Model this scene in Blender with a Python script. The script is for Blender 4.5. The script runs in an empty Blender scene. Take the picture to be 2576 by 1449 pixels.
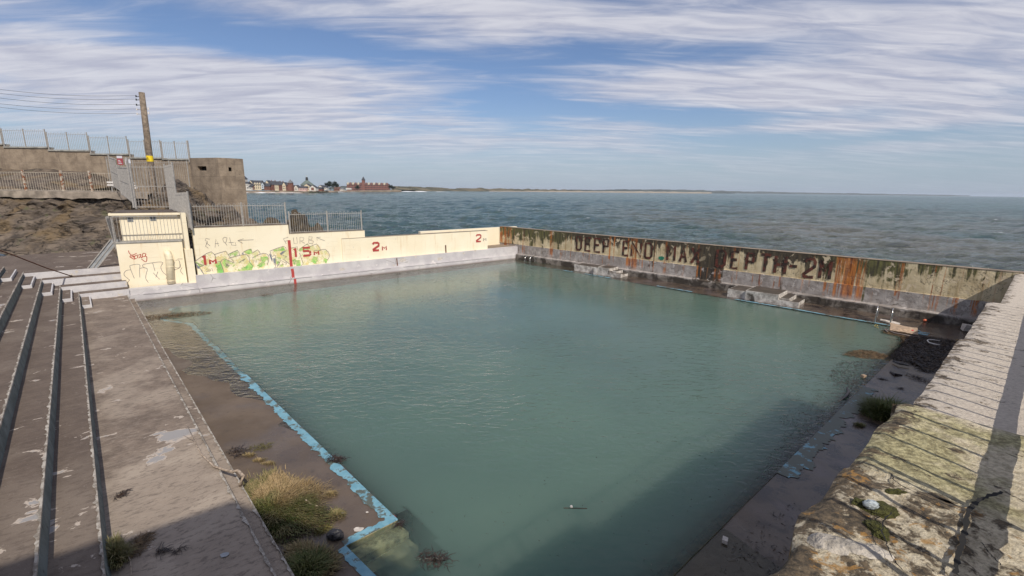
import bpy, bmesh, math, random
from mathutils import Vector, Matrix, noise
R = math.radians
random.seed(7)
sc = bpy.context.scene
C = sc.collection

# ---------------------------------------------------------------- camera
F = 1160.0; CX, CY = 1288.0, 724.5; EYE = 6.0
PITCH = math.atan(246/1160); ROLL = math.atan(.0125)
cf = Vector((0, math.cos(PITCH), -math.sin(PITCH))); u0 = Vector((0, math.sin(PITCH), math.cos(PITCH))); r0 = Vector((1, 0, 0))
cr = math.cos(ROLL)*r0 + math.sin(ROLL)*u0
cu = -math.sin(ROLL)*r0 + math.cos(ROLL)*u0
cam = bpy.data.objects.new('camera', bpy.data.cameras.new('camera')); C.objects.link(cam)
m = Matrix((cr, cu, -cf)).transposed().to_4x4(); m.translation = (0, 0, EYE); cam.matrix_world = m
cam.data.sensor_width = 36; cam.data.lens = 36*F/2576; cam.data.clip_start = .05; cam.data.clip_end = 60000
sc.camera = cam
# ---------------------------------------------------------------- light
SUN_AZ, SUN_EL = 154.0, 44.5          # degrees clockwise from the view direction
sun = bpy.data.objects.new('sun', bpy.data.lights.new('sun', 'SUN')); C.objects.link(sun)
sun.data.energy = 3.9; sun.data.angle = R(.6); sun.data.color = (1, .93, .82)
sd = Vector((math.sin(R(SUN_AZ))*math.cos(R(SUN_EL)), math.cos(R(SUN_AZ))*math.cos(R(SUN_EL)), math.sin(R(SUN_EL))))
sun.rotation_euler = sd.to_track_quat('Z', 'Y').to_euler()
sun.location = (6, -12, 30)
sc.view_settings.view_transform = 'Standard'; sc.view_settings.look = 'None'
sc.view_settings.exposure = 0.0; sc.view_settings.gamma = 1
W = bpy.data.worlds.new('World'); sc.world = W; W.use_nodes = True

# ---------------------------------------------------------------- node helpers
class NT:
    def __init__(s, nt): s.nt = nt; s.n = nt.nodes; s.l = nt.links
    def put(s, sock, v):
        if v is None: return
        if isinstance(v, bpy.types.NodeSocket): s.l.new(v, sock)
        else:
            if sock.type == 'RGBA' and not hasattr(v, '__len__'): v = (v, v, v, 1)
            elif sock.type == 'RGBA' and len(v) == 3: v = (*v, 1)
            sock.default_value = v
    def math(s, op, a, b=None, c=None, clamp=False):
        n = s.n.new('ShaderNodeMath'); n.operation = op; n.use_clamp = clamp
        for i, v in enumerate((a, b, c)):
            if v is not None: s.put(n.inputs[i], v)
        return n.outputs[0]
    def pos(s): return s.n.new('ShaderNodeNewGeometry').outputs['Position']
    def map(s, v, loc=(0, 0, 0), rot=(0, 0, 0), scale=(1, 1, 1)):
        n = s.n.new('ShaderNodeMapping'); s.put(n.inputs[0], v)
        n.inputs[1].default_value = loc; n.inputs[2].default_value = rot; n.inputs[3].default_value = scale
        return n.outputs[0]
    def noise(s, v, scale, detail=4, rough=.55, dist=0, color=False, typ=None):
        n = s.n.new('ShaderNodeTexNoise'); s.put(n.inputs['Vector'], v)
        if typ: n.noise_type = typ
        n.inputs['Scale'].default_value = scale; n.inputs['Detail'].default_value = detail
        n.inputs['Roughness'].default_value = rough; n.inputs['Distortion'].default_value = dist
        return n.outputs[1 if color else 0]
    def vor(s, v, scale, feat='F1', out=0, rnd=1):
        n = s.n.new('ShaderNodeTexVoronoi'); n.feature = feat; s.put(n.inputs['Vector'], v); n.inputs['Scale'].default_value = scale
        n.inputs['Randomness'].default_value = rnd
        return n.outputs[out]
    def ss(s, v, a, b):       # smoothstep a..b -> 0..1
        n = s.n.new('ShaderNodeMapRange'); n.interpolation_type = 'SMOOTHSTEP'; s.put(n.inputs[0], v)
        inv = a > b
        n.inputs[1].default_value = min(a, b); n.inputs[2].default_value = max(a, b)
        n.inputs[3].default_value = 1 if inv else 0; n.inputs[4].default_value = 0 if inv else 1
        return n.outputs[0]
    def mix(s, f, a, b, blend='MIX'):
        n = s.n.new('ShaderNodeMix'); n.data_type = 'RGBA'; n.blend_type = blend
        s.put(n.inputs[0], f); s.put(n.inputs[6], a); s.put(n.inputs[7], b); return n.outputs[2]
    def sep(s, v):
        n = s.n.new('ShaderNodeSeparateXYZ'); s.put(n.inputs[0], v); return n.outputs
    def comb(s, x, y, z):
        n = s.n.new('ShaderNodeCombineXYZ')
        for i, v in enumerate((x, y, z)): s.put(n.inputs[i], v)
        return n.outputs[0]
    def bump(s, h, strength=.5, dist=.02, normal=None):
        n = s.n.new('ShaderNodeBump'); s.put(n.inputs['Height'], h); n.inputs['Strength'].default_value = strength
        n.inputs['Distance'].default_value = dist
        if normal is not None: s.put(n.inputs['Normal'], normal)
        return n.outputs[0]
MATS = {}
def mat(name, fn):
    if name in MATS: return MATS[name]
    mt = bpy.data.materials.new(name); mt.use_nodes = True
    t = NT(mt.node_tree); b = t.n['Principled BSDF']
    fn(t, b); MATS[name] = mt; return mt
def cset(t, b, col=None, rough=None, normal=None, metal=None, alpha=None, spec=None):
    if col is not None: t.put(b.inputs['Base Color'], col)
    if rough is not None: t.put(b.inputs['Roughness'], rough)
    if normal is not None: t.put(b.inputs['Normal'], normal)
    if metal is not None: t.put(b.inputs['Metallic'], metal)
    if alpha is not None: t.put(b.inputs['Alpha'], alpha)
    if spec is not None: t.put(b.inputs['Specular IOR Level'], spec)
def simple(name, col, rough=.7, metal=0, vary=.25, scale=6, bumpv=.15, bdist=.01):
    def f(t, b):
        p = t.pos(); n = t.noise(p, scale, 6, .6)
        c = t.mix(t.ss(n, .3, .7), [x*(1-vary) for x in col], [min(1, x*(1+vary)) for x in col])
        cset(t, b, c, rough, t.bump(t.noise(p, scale*4, 4), bumpv, bdist), metal)
    return mat(name, f)

# rotated frame used by wall textures: x along the long walls (azimuth 49), y across
FR = R(-41)   # rotate world so local x points to azimuth 49
def wframe(t): return t.map(t.pos(), rot=(0, 0, -R(41)))   # x' = along az 49, y' = along az -41

# ---------------------------------------------------------------- sky
def build_sky():
    t = NT(W.node_tree); bg = t.n['Background']
    sky = t.n.new('ShaderNodeTexSky'); sky.sky_type = 'NISHITA'; sky.sun_disc = False
    sky.sun_elevation = R(SUN_EL); sky.sun_rotation = R(SUN_AZ)
    sky.air_density = 1.0; sky.dust_density = .6; sky.ozone_density = 2.2
    d = t.n.new('ShaderNodeTexCoord').outputs['Generated']
    x, y, z = t.sep(d)
    zz = t.math('MAXIMUM', z, .0)
    az = t.math('ARCTAN2', x, y)                       # radians, 0 = view direction
    el = t.math('ARCSINE', zz)
    # cloud deck coordinates
    den = t.math('ADD', zz, .10)
    px = t.math('DIVIDE', x, den); py = t.math('DIVIDE', y, den)
    pv = t.comb(px, py, 0)
    pr = t.map(pv, rot=(0, 0, R(12)), scale=(.55, 1.15, 1))
    n1 = t.noise(pr, 1.1, 8, .52, .7)
    n2 = t.noise(t.map(pv, loc=(3.1, 1.7, 0), rot=(0, 0, R(20)), scale=(.6, 2.6, 1)), 3.0, 8, .6, .6)
    base = t.math('ADD', t.math('MULTIPLY', n1, .62), t.math('MULTIPLY', n2, .38))
    # broad openings and banks (angles in degrees from the view direction)
    def blob(a, e, sa, se, w, tilt=0):
        da = t.math('SUBTRACT', az, R(a)); de = t.math('SUBTRACT', el, R(e))
        de = t.math('SUBTRACT', de, t.math('MULTIPLY', da, tilt))
        q = t.math('ADD', t.math('POWER', t.math('DIVIDE', da, R(sa)), 2), t.math('POWER', t.math('DIVIDE', de, R(se)), 2))
        return t.math('MULTIPLY', t.math('EXPONENT', t.math('MULTIPLY', q, -1)), w)
    s = base
    for bl in BLOBS: s = t.math('ADD', s, blob(*bl))
    cov = t.ss(s, .31, .66)
    low = t.ss(el, R(1.0), R(7.5))
    cov = t.math('MULTIPLY', cov, t.math('ADD', .18, t.math('MULTIPLY', low, .74)))
    skyc = t.mix(1.0, sky.outputs[0], (.96, 1.0, 1.16), 'MULTIPLY')
    haze = t.ss(el, R(11), R(-1))
    skyc = t.mix(t.math('MULTIPLY', haze, .8), skyc, (4.3, 5.5, 6.9))
    cl = t.mix(t.ss(n2, .3, .7), (5.7, 5.8, 7.0), (8.3, 8.3, 9.0))
    t.put(bg.inputs[0], t.mix(cov, skyc, cl)); bg.inputs[1].default_value = .085
def ang(px, py):
    d = (cf + (px-CX)/F*cr - (py-CY)/F*cu).normalized(); return math.degrees(math.atan2(d.x, d.y)), math.degrees(math.asin(d.z))
BLOBS = []
for px, py, sx, sy, w, tl in ((620, 95, 330, 42, -.34, .02), (1290, 235, 150, 75, -.26, -.1), (1030, 150, 160, 28, -.12, 0), (1620, 130, 330, 26, -.20, -.05), (1720, 290, 330, 20, -.26, -.04), (2000, 365, 420, 26, -.24, .0), (1250, 330, 260, 16, -.10, .0),
    (200, 30, 300, 30, .10, 0), (150, 150, 320, 50, .16, 0), (650, 215, 420, 42, .24, .06), (1500, 60, 420, 32, .16, -.10), (2050, 235, 420, 48, .22, -.12), (2350, 120, 320, 60, .16, -.1), (700, 300, 700, 30, .13, 0), (2100, 320, 420, 14, .16, -.02), (2250, 372, 260, 13, .20, 0), (1450, 375, 380, 16, .10, 0), (300, 390, 500, 40, .05, 0)):
    a_, e_ = ang(px, py); k = math.cos(R(a_))**2; BLOBS.append((a_, e_, sx/20.2*k, sy/20.2*k**.5, w, tl))
build_sky()

# ---------------------------------------------------------------- survey helpers (photo 2576 px wide -> world points on known planes)
def ray(x, y): return cf + (x-CX)/F*cr - (y-CY)/F*cu
def g(x, y, z=0.0):
    d = ray(x, y); k = (z-EYE)/d.z; return Vector((k*d.x, k*d.y, z))
def gy(x, y, Y):          # on the plane at distance Y ahead
    d = ray(x, y); k = Y/d.y; return Vector((k*d.x, Y, EYE+k*d.z))
S = 1.49068
def zm(x0, y0, w, px): return lambda x, y: ((x0+x*w/px)/S, (y0+y*w/px)/S)
z1 = zm(0, 300, 960, 2576); z2 = zm(300, 520, 760, 1899); z3 = zm(880, 620, 960, 2576); z4 = zm(640, 740, 800, 2576)
z5 = zm(1700, 820, 1000, 2576); z6 = zm(2500, 880, 1340, 2576); z7 = zm(880, 620, 600, 2576); z8 = zm(380, 780, 380, 1721)
z0 = zm(0, 960, 480, 2046); zb = zm(0, 1500, 1000, 2195); zd = zm(700, 1700, 1000, 2576); ze = zm(3100, 1150, 540, 2576)
zf = zm(380, 560, 380, 1619); zr = zm(2880, 1300, 960, 1617)
class Frame:              # vertical wall frame: o + s*u + b*v, v points behind the face
    def __init__(s, o, p, back): s.o = Vector(o[:2]); s.u = (Vector(p[:2])-s.o); s.L = s.u.length; s.u.normalize(); v = Vector((-s.u.y, s.u.x)); s.v = v if v.dot(Vector(back)) > 0 else -v
    def P(s, a, b, z): q = s.o + s.u*a + s.v*b; return Vector((q.x, q.y, z))
    def sz(s, px, b=0):   # (s,z) seen at a photo point on the face at offset b
        d = ray(*px); n = s.v; k = (s.o.dot(n)+b)/(d.x*n.x+d.y*n.y); q = Vector((d.x*k, d.y*k)); return (q-s.o).dot(s.u), EYE+k*d.z

# ---------------------------------------------------------------- mesh helpers
class MB:
    def __init__(s): s.v = []; s.f = []
    def add(s, vs, fs): k = len(s.v); s.v += [Vector(x) for x in vs]; s.f += [[i+k for i in q] for q in fs]; return s
    def hexa(s, c): return s.add(c, [(0, 3, 2, 1), (4, 5, 6, 7), (0, 1, 5, 4), (1, 2, 6, 5), (2, 3, 7, 6), (3, 0, 4, 7)])
    def box(s, fr, a0, a1, b0, b1, z0, z1):
        P = fr.P; return s.hexa([P(a0, b0, z0), P(a1, b0, z0), P(a1, b1, z0), P(a0, b1, z0), P(a0, b0, z1), P(a1, b0, z1), P(a1, b1, z1), P(a0, b1, z1)])
    def prism(s, poly, z0, z1):
        n = len(poly); f0 = (lambda p: z0(p)) if callable(z0) else (lambda p: z0); f1 = (lambda p: z1(p)) if callable(z1) else (lambda p: z1)
        vs = [(p[0], p[1], f0(p)) for p in poly] + [(p[0], p[1], f1(p)) for p in poly]
        return s.add(vs, [list(range(n))[::-1], list(range(n, 2*n))] + [(i, (i+1) % n, (i+1) % n+n, i+n) for i in range(n)])
    def tube(s, pts, r, n=6, cap=True):
        pts = [Vector(p) for p in pts]; rs = r if hasattr(r, '__len__') else [r]*len(pts); k = len(s.v); ref = Vector((0, 0, 1))
        for i, p in enumerate(pts):
            t = (pts[min(i+1, len(pts)-1)]-pts[max(i-1, 0)]).normalized()
            a = t.cross(ref if abs(t.z) < .95 else Vector((1, 0, 0))).normalized(); b = t.cross(a)
            for j in range(n): s.v.append(p + (a*math.cos(6.2832*j/n)+b*math.sin(6.2832*j/n))*rs[i])
        for i in range(len(pts)-1):
            for j in range(n): s.f.append([k+i*n+j, k+i*n+(j+1) % n, k+(i+1)*n+(j+1) % n, k+(i+1)*n+j])
        if cap: s.f.append([k+j for j in range(n)][::-1]); s.f.append([k+(len(pts)-1)*n+j for j in range(n)])
        return s
    def bar(s, a, b, w, h=None):
        h = h or w; a = Vector(a); b = Vector(b); t = (b-a).normalized(); x = t.cross(Vector((0, 0, 1)) if abs(t.z) < .95 else Vector((1, 0, 0))).normalized(); y = t.cross(x)
        x *= w/2; y *= h/2; return s.hexa([a-x-y, a+x-y, a+x+y, a-x+y, b-x-y, b+x-y, b+x+y, b-x+y])
    def ribbon(s, pts, w, nrm):     # flat stroke on a face
        pts = [Vector(p) for p in pts]; k = len(s.v)
        for i, p in enumerate(pts):
            t = (pts[min(i+1, len(pts)-1)]-pts[max(i-1, 0)]).normalized(); q = t.cross(nrm).normalized()*w/2; s.v += [p-q, p+q]
        for i in range(len(pts)-1): s.f.append([k+2*i, k+2*i+1, k+2*i+3, k+2*i+2])
        return s
    def build(s, name, mt, parent=None, smooth=False):
        me = bpy.data.meshes.new(name); o = bpy.data.objects.new(name, me); C.objects.link(o)
        off = Vector((0, 0, 0))
        if parent is not None:
            off = WLOC.get(parent.name, Vector((0, 0, 0))); o.parent = parent
        elif s.v:
            xs = [v.x for v in s.v]; ys = [v.y for v in s.v]; off = Vector((sum(xs)/len(xs), sum(ys)/len(ys), min(v.z for v in s.v)))
            if BASE0: off = Vector((0, 0, 0))
            o.location = off
        WLOC[o.name] = off
        me.from_pydata([v-off for v in s.v], [], s.f); me.materials.append(mt)
        bm = bmesh.new(); bm.from_mesh(me); bmesh.ops.recalc_face_normals(bm, faces=bm.faces); bm.to_mesh(me); bm.free()
        if smooth: me.polygons.foreach_set('use_smooth', [True]*len(me.polygons))
        me.update(); return o
WLOC = {}; BASE0 = False
def tag(o, label, cat, group=None, kind=None):
    if label: o['label'] = label
    if cat: o['category'] = cat
    if group: o['group'] = group
    if kind: o['kind'] = kind
    return o
def root(name, loc, label, cat, group=None):
    o = bpy.data.objects.new(name, None); C.objects.link(o); o.location = loc; o.empty_display_size = .3; WLOC[o.name] = Vector(loc)
    return tag(o, label, cat, group)
def struct(o, label=None): o['kind'] = 'structure'; o['label'] = label or o.name; return o
def fbm(p, sc_, oct_=5, seed=0): return noise.fractal(Vector(p)*sc_+Vector((seed, seed*1.7, seed*.3)), .9, 2.1, oct_, noise_basis='PERLIN_ORIGINAL')

# ---------------------------------------------------------------- frames measured in the photo
W1 = Frame(g(345, 758), g(1305, 650), (-1, 1))             # cream wall side; face of its plinth
W2 = Frame(g(1305, 650), (22.36, 20.22), (1, 1))           # deep end wall
W3 = Frame((22.36+.60*0, 20.22), (22.36-.755*30, 20.22-.656*30), (1, -1))   # near right wall, inner face; s runs towards the camera
dn = Vector((-.656, .755)); dd = Vector((.755, .656))
print('W1 L', W1.L, 'W2 L', W2.L, W2.u, W3.u, W3.v)

exec_order = []
# ================================================================ materials
def m_sea(t, b):
    p = t.pos(); x, y, z = t.sep(p)
    r = t.math('SQRT', t.math('ADD', t.math('MULTIPLY', x, x), t.math('MULTIPLY', y, y)))
    near = t.ss(r, 420, 30)
    side = t.ss(t.math('ADD', x, t.math('MULTIPLY', y, -.12)), -25, 60)
    silt = t.math('MULTIPLY', near, side)
    silt = t.math('MULTIPLY', silt, t.ss(t.noise(t.map(p, scale=(1, .5, 1)), .03, 4), .25, .6))
    c = t.mix(silt, (.036, .082, .082), (.125, .118, .088))
    c = t.mix(t.ss(t.noise(t.map(p, scale=(.6, 1.2, 1)), .02, 4), .4, .7), c, t.mix(.5, c, (.03, .085, .085)))
    # foam streaks
    n = t.noise(t.map(p, rot=(0, 0, R(12)), scale=(.35, 1, 1)), .55, 7, .65)
    far = t.ss(r, 1500, 80)
    foam = t.math('MULTIPLY', t.ss(t.math('ADD', n, t.math('MULTIPLY', t.math('ADD', z, 2.0), .16)), .715, .78), far)
    FOAMQ = foam
    s1 = t.map(p, rot=(0, 0, R(10)), scale=(.45, 1, 1))
    s3 = t.map(p, rot=(0, 0, R(8)), scale=(.30, 1, 1))
    rg = t.math('SUBTRACT', 1, t.math('ABSOLUTE', t.math('SUBTRACT', t.math('MULTIPLY', t.noise(s3, .42, 5, .6, .5), 2), 1)))
    rg = t.math('POWER', rg, 3)
    c = t.mix(t.math('MULTIPLY', t.ss(rg, .62, .95), .5), c, t.mix(silt, (.10, .17, .155), (.25, .24, .20)))  # crests lightened in the colour, standing for light through thin water
    h = t.math('ADD', t.math('ADD', t.math('MULTIPLY', rg, .9), t.math('MULTIPLY', t.noise(s1, .9, 6, .66, .4), 1.0), t.math('MULTIPLY', t.noise(s1, .16, 4, .6, .3), 3.0)), t.math('MULTIPLY', t.noise(s1, 2.6, 4, .7, .4), .45))
    c = t.mix(FOAMQ, c, (.55, .58, .60)); nb = t.bump(h, 1.0, 1.15)
    cset(t, b, c, t.math('ADD', .10, t.math('MULTIPLY', foam, .5)), nb); b.inputs['IOR'].default_value = 1.33
SEA = mat('sea water', m_sea)

def m_pool(t, b):
    # turbid sea water: fresnel reflection over a suspension whose opacity follows the depth
    for n in list(t.n):
        if n.type == 'BSDF_PRINCIPLED': t.n.remove(n)
    out = t.n['Material Output']; p = t.pos(); x, y, z = t.sep(p)
    q = t.map(p, rot=(0, 0, R(-8)), scale=(.55, 1, 1))
    calm = t.ss(t.math('ADD', y, t.math('MULTIPLY', x, .25)), 7.0, 12.5)   # sheltered corner behind the wall
    n1 = t.noise(q, 5.0, 3, .5, 1.1); n2 = t.noise(q, 1.3, 3, .55, .4); n3 = t.noise(q, 11, 2, .5, .3)
    gust = t.ss(t.noise(p, .16, 3), .3, .65)
    h = t.math('ADD', t.math('ADD', t.math('MULTIPLY', n1, .9), t.math('MULTIPLY', n2, .9)), t.math('MULTIPLY', n3, .22))
    h = t.math('MULTIPLY', h, t.math('ADD', .12, t.math('MULTIPLY', calm, t.math('ADD', .45, t.math('MULTIPLY', gust, .6)))))
    h = t.math('MULTIPLY', h, t.math('SUBTRACT', 1, t.math('MULTIPLY', t.ss(y, 11, 23), .66)))
    nb = t.bump(h, 1.0, .055)
    fr = t.n.new('ShaderNodeFresnel'); fr.inputs[0].default_value = 1.33; t.put(fr.inputs[1], nb)
    at = t.n.new('ShaderNodeAttribute'); at.attribute_name = 'depth'
    dep = at.outputs['Fac']
    op = t.math('SUBTRACT', 1, t.math('EXPONENT', t.math('MULTIPLY', dep, -5.5)), clamp=True)
    gn = t.noise(p, .12, 3)
    col = t.mix(t.ss(gn, .35, .65), (.074, .126, .106), (.090, .150, .120))
    df = t.n.new('ShaderNodeSubsurfaceScattering'); df.falloff = 'BURLEY'; t.put(df.inputs['Color'], col); df.inputs['Scale'].default_value = 2.4; df.inputs['Radius'].default_value = (.7, 1.0, .9)
    tr = t.n.new('ShaderNodeBsdfTransparent'); tr.inputs[0].default_value = (.9, .93, .88, 1)
    gl = t.n.new('ShaderNodeBsdfAnisotropic' if hasattr(bpy.types, 'ShaderNodeBsdfAnisotropic') else 'ShaderNodeBsdfGlossy'); gl.inputs['Roughness'].default_value = .06; gl.inputs[0].default_value = (1, 1, 1, 1); t.put(gl.inputs['Normal'], nb)
    m1 = t.n.new('ShaderNodeMixShader'); t.put(m1.inputs[0], op); t.put(m1.inputs[1], tr.outputs[0]); t.put(m1.inputs[2], df.outputs[0])
    m2 = t.n.new('ShaderNodeMixShader'); t.put(m2.inputs[0], t.math('MULTIPLY', fr.outputs[0], 1.0)); t.put(m2.inputs[1], m1.outputs[0]); t.put(m2.inputs[2], gl.outputs[0])
    t.put(out.inputs[0], m2.outputs[0])
POOL = mat('pool water', m_pool)

def m_cream(t, b):
    p = t.pos(); w = wframe(t); x, y, z = t.sep(w)
    base = t.mix(t.ss(t.noise(p, .7, 5), .35, .65), (.82, .72, .53), (.86, .77, .59))
    # formwork board lines
    fz = t.math('FRACT', t.math('DIVIDE', t.math('ADD', z, t.math('MULTIPLY', t.noise(p, .5, 2), .03)), .31))
    line = t.math('MULTIPLY', t.ss(fz, .035, .0), t.ss(t.noise(p, 1.1, 3), .48, .6))
    c = t.mix(t.math('MULTIPLY', line, .4), base, (.40, .30, .20))
    st = t.noise(t.map(w, scale=(5, 5, .5)), 1.0, 5, .6)
    c = t.mix(t.math('MULTIPLY', t.ss(st, .55, .72), .42), c, (.62, .42, .20))
    sp = t.noise(p, 7, 6, .7)
    c = t.mix(t.math('MULTIPLY', t.ss(sp, .68, .72), .75), c, (.30, .23, .17))
    c = t.mix(t.math('MULTIPLY', t.ss(t.noise(p, 2.2, 6, .7), .66, .69), .6), c, (.60, .54, .46))
    h = t.math('ADD', t.math('MULTIPLY', t.noise(p, 14, 5), .5), t.math('MULTIPLY', line, -.8))
    cset(t, b, c, .75, t.bump(h, .5, .02))
CREAM = mat('weathered cream paint', m_cream)

def m_lav(t, b):
    p = t.pos(); w = wframe(t); x, y, z = t.sep(w)
    c = t.mix(t.ss(t.noise(p, 1.2, 6), .35, .65), (.46, .435, .445), (.57, .545, .54))
    c = t.mix(t.math('MULTIPLY', t.ss(t.noise(p, 1.9, 7, .65), .62, .66), .9), c, (.66, .62, .60))
    crack = t.ss(t.vor(t.map(p, scale=(.5, .5, 1.6)), 1.1, 'DISTANCE_TO_EDGE'), .012, .0)
    c = t.mix(t.math('MULTIPLY', crack, t.ss(t.noise(p, .6, 3), .5, .62)), c, (.10, .08, .07))
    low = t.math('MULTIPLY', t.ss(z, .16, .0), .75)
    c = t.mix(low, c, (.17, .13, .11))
    c = t.mix(t.math('MULTIPLY', t.ss(t.noise(p, 9, 6, .7), .66, .7), .7), c, (.2, .15, .12))
    cset(t, b, c, .75, t.bump(t.noise(p, 10, 6, .65), .6, .03))
LAV = mat('lilac grey paint', m_lav)

def m_deep(t, b):       # stained end wall, upper cream, lower grey
    p = t.pos(); w = wframe(t); x, y, z = t.sep(w)          # y runs along the wall
    streak = t.noise(t.map(w, scale=(2.0, 2.0, .16)), 1.0, 6, .66, .35)
    thin = t.noise(t.map(w, loc=(9, 2, 0), scale=(7, 7, .35)), 1.0, 5, .65, .2)
    fine = t.noise(t.map(w, scale=(9, 9, .8)), 1.0, 5, .6)
    blot = t.noise(p, 1.1, 8, .66, .5)
    cream = t.mix(t.ss(t.noise(p, 1.3, 6), .3, .7), (.50, .40, .24), (.74, .62, .41))
    cream = t.mix(t.math('MULTIPLY', t.ss(thin, .45, .7), .5), cream, (.34, .24, .11))
    grey = t.mix(t.ss(t.noise(p, 2.1, 6), .3, .7), (.25, .22, .20), (.42, .385, .36))
    isg = t.ss(t.math('ADD', z, t.math('MULTIPLY', t.math('SUBTRACT', blot, .5), .06)), 1.26, 1.24)
    c = t.mix(isg, cream, grey)
    inv = t.math('SUBTRACT', 1, isg)
    # black mould: curtains hanging from the top, one solid panel by the letter X, thinning out to the near end
    dens = t.ss(y, 1.5, 7.0)
    mid = t.math('EXPONENT', t.math('MULTIPLY', t.math('POWER', t.math('DIVIDE', t.math('SUBTRACT', y, 13.9), .85), 4), -1))
    top = t.ss(z, 1.35, 2.7)
    mould = t.math('ADD', t.math('ADD', t.math('MULTIPLY', streak, .56), t.math('MULTIPLY', blot, .34)), t.math('MULTIPLY', thin, .12))
    mould = t.math('ADD', mould, t.math('MULTIPLY', t.math('SUBTRACT', top, .45), .14))
    mould = t.math('ADD', mould, t.math('ADD', t.math('MULTIPLY', mid, .30), t.math('MULTIPLY', t.math('SUBTRACT', dens, .62), .10)))
    let = t.math('MULTIPLY', t.math('MULTIPLY', t.ss(y, 7.6, 8.4), t.ss(y, 26.5, 25.5)), t.math('MULTIPLY', t.ss(z, 2.62, 2.35), inv))
    mould = t.math('SUBTRACT', mould, t.math('MULTIPLY', let, .055))
    mould = t.math('SUBTRACT', mould, t.math('MULTIPLY', isg, .05))
    mk = t.ss(mould, .50, .555)
    black = t.mix(t.ss(fine, .35, .7), (.016, .012, .010), (.075, .055, .032))
    green = t.mix(t.ss(fine, .35, .65), (.030, .028, .014), (.13, .125, .035))
    gcol = t.mix(t.math('MAXIMUM', t.ss(y, 9.0, 6.0), t.ss(y, 24, 27)), black, green)
    c = t.mix(t.math('MULTIPLY', mk, .95), c, gcol)
    # flaked patches, bare render underneath
    fl = t.ss(t.noise(p, 1.9, 7, .62, .5), .585, .60)
    c = t.mix(t.math('MULTIPLY', fl, t.math('MULTIPLY', inv, t.math('SUBTRACT', .9, t.math('MULTIPLY', mid, .6)))), c, (.66, .54, .37))
    wht = t.ss(t.noise(p, 3.1, 7, .68, .5), .56, .60)
    c = t.mix(t.math('MULTIPLY', wht, t.math('MULTIPLY', isg, .85)), c, (.52, .48, .45))
    # rust
    rs = t.noise(t.map(w, loc=(4, 7, 0), scale=(3.4, 3.4, .09)), 1.0, 5, .66)
    rl = t.noise(p, 2.2, 5, .6)
    b1 = t.math('EXPONENT', t.math('MULTIPLY', t.math('POWER', t.math('DIVIDE', t.math('SUBTRACT', y, 6.6), .6), 2), -1))
    b2 = t.math('EXPONENT', t.math('MULTIPLY', t.math('POWER', t.math('DIVIDE', t.math('SUBTRACT', y, 19.5), .5), 2), -1))
    b3 = t.math('EXPONENT', t.math('MULTIPLY', t.math('POWER', t.math('DIVIDE', t.math('SUBTRACT', y, 32.5), 1.0), 2), -1))
    rs = t.math('ADD', rs, t.math('ADD', t.math('ADD', t.math('MULTIPLY', b1, .17), t.math('MULTIPLY', b2, .15)), t.math('ADD', t.math('MULTIPLY', isg, .03), t.math('MULTIPLY', b3, .12))))
    rk = t.math('MULTIPLY', t.ss(rs, .57, .65), t.math('MULTIPLY', t.ss(z, .35, .8), t.ss(t.math('ADD', rl, t.math('MULTIPLY', b1, .3)), .34, .50)))
    c = t.mix(t.math('MULTIPLY', rk, .88), c, t.mix(t.ss(fine, .3, .7), (.14, .030, .010), (.62, .21, .04)))
    c = t.mix(t.ss(t.math('ADD', z, t.math('MULTIPLY', t.math('SUBTRACT', blot, .5), .5)), .46, .30), c, t.mix(t.ss(blot, .45, .6), (.045, .036, .028), (.20, .175, .15)))
    crack = t.ss(t.math('ABSOLUTE', t.math('SUBTRACT', t.noise(w, .9, 5, .6, 1.0), .5)), .006, .0)
    c = t.mix(t.math('MULTIPLY', crack, t.ss(t.noise(p, .5, 3), .40, .5)), c, (.05, .04, .032))
    h = t.math('ADD', t.noise(p, 8, 7, .65), t.math('ADD', t.math('MULTIPLY', fl, -.5), t.math('MULTIPLY', wht, -.4)))
    cset(t, b, c, .8, t.bump(h, .7, .04))
DEEP = mat('mouldy stained render', m_deep)

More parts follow.
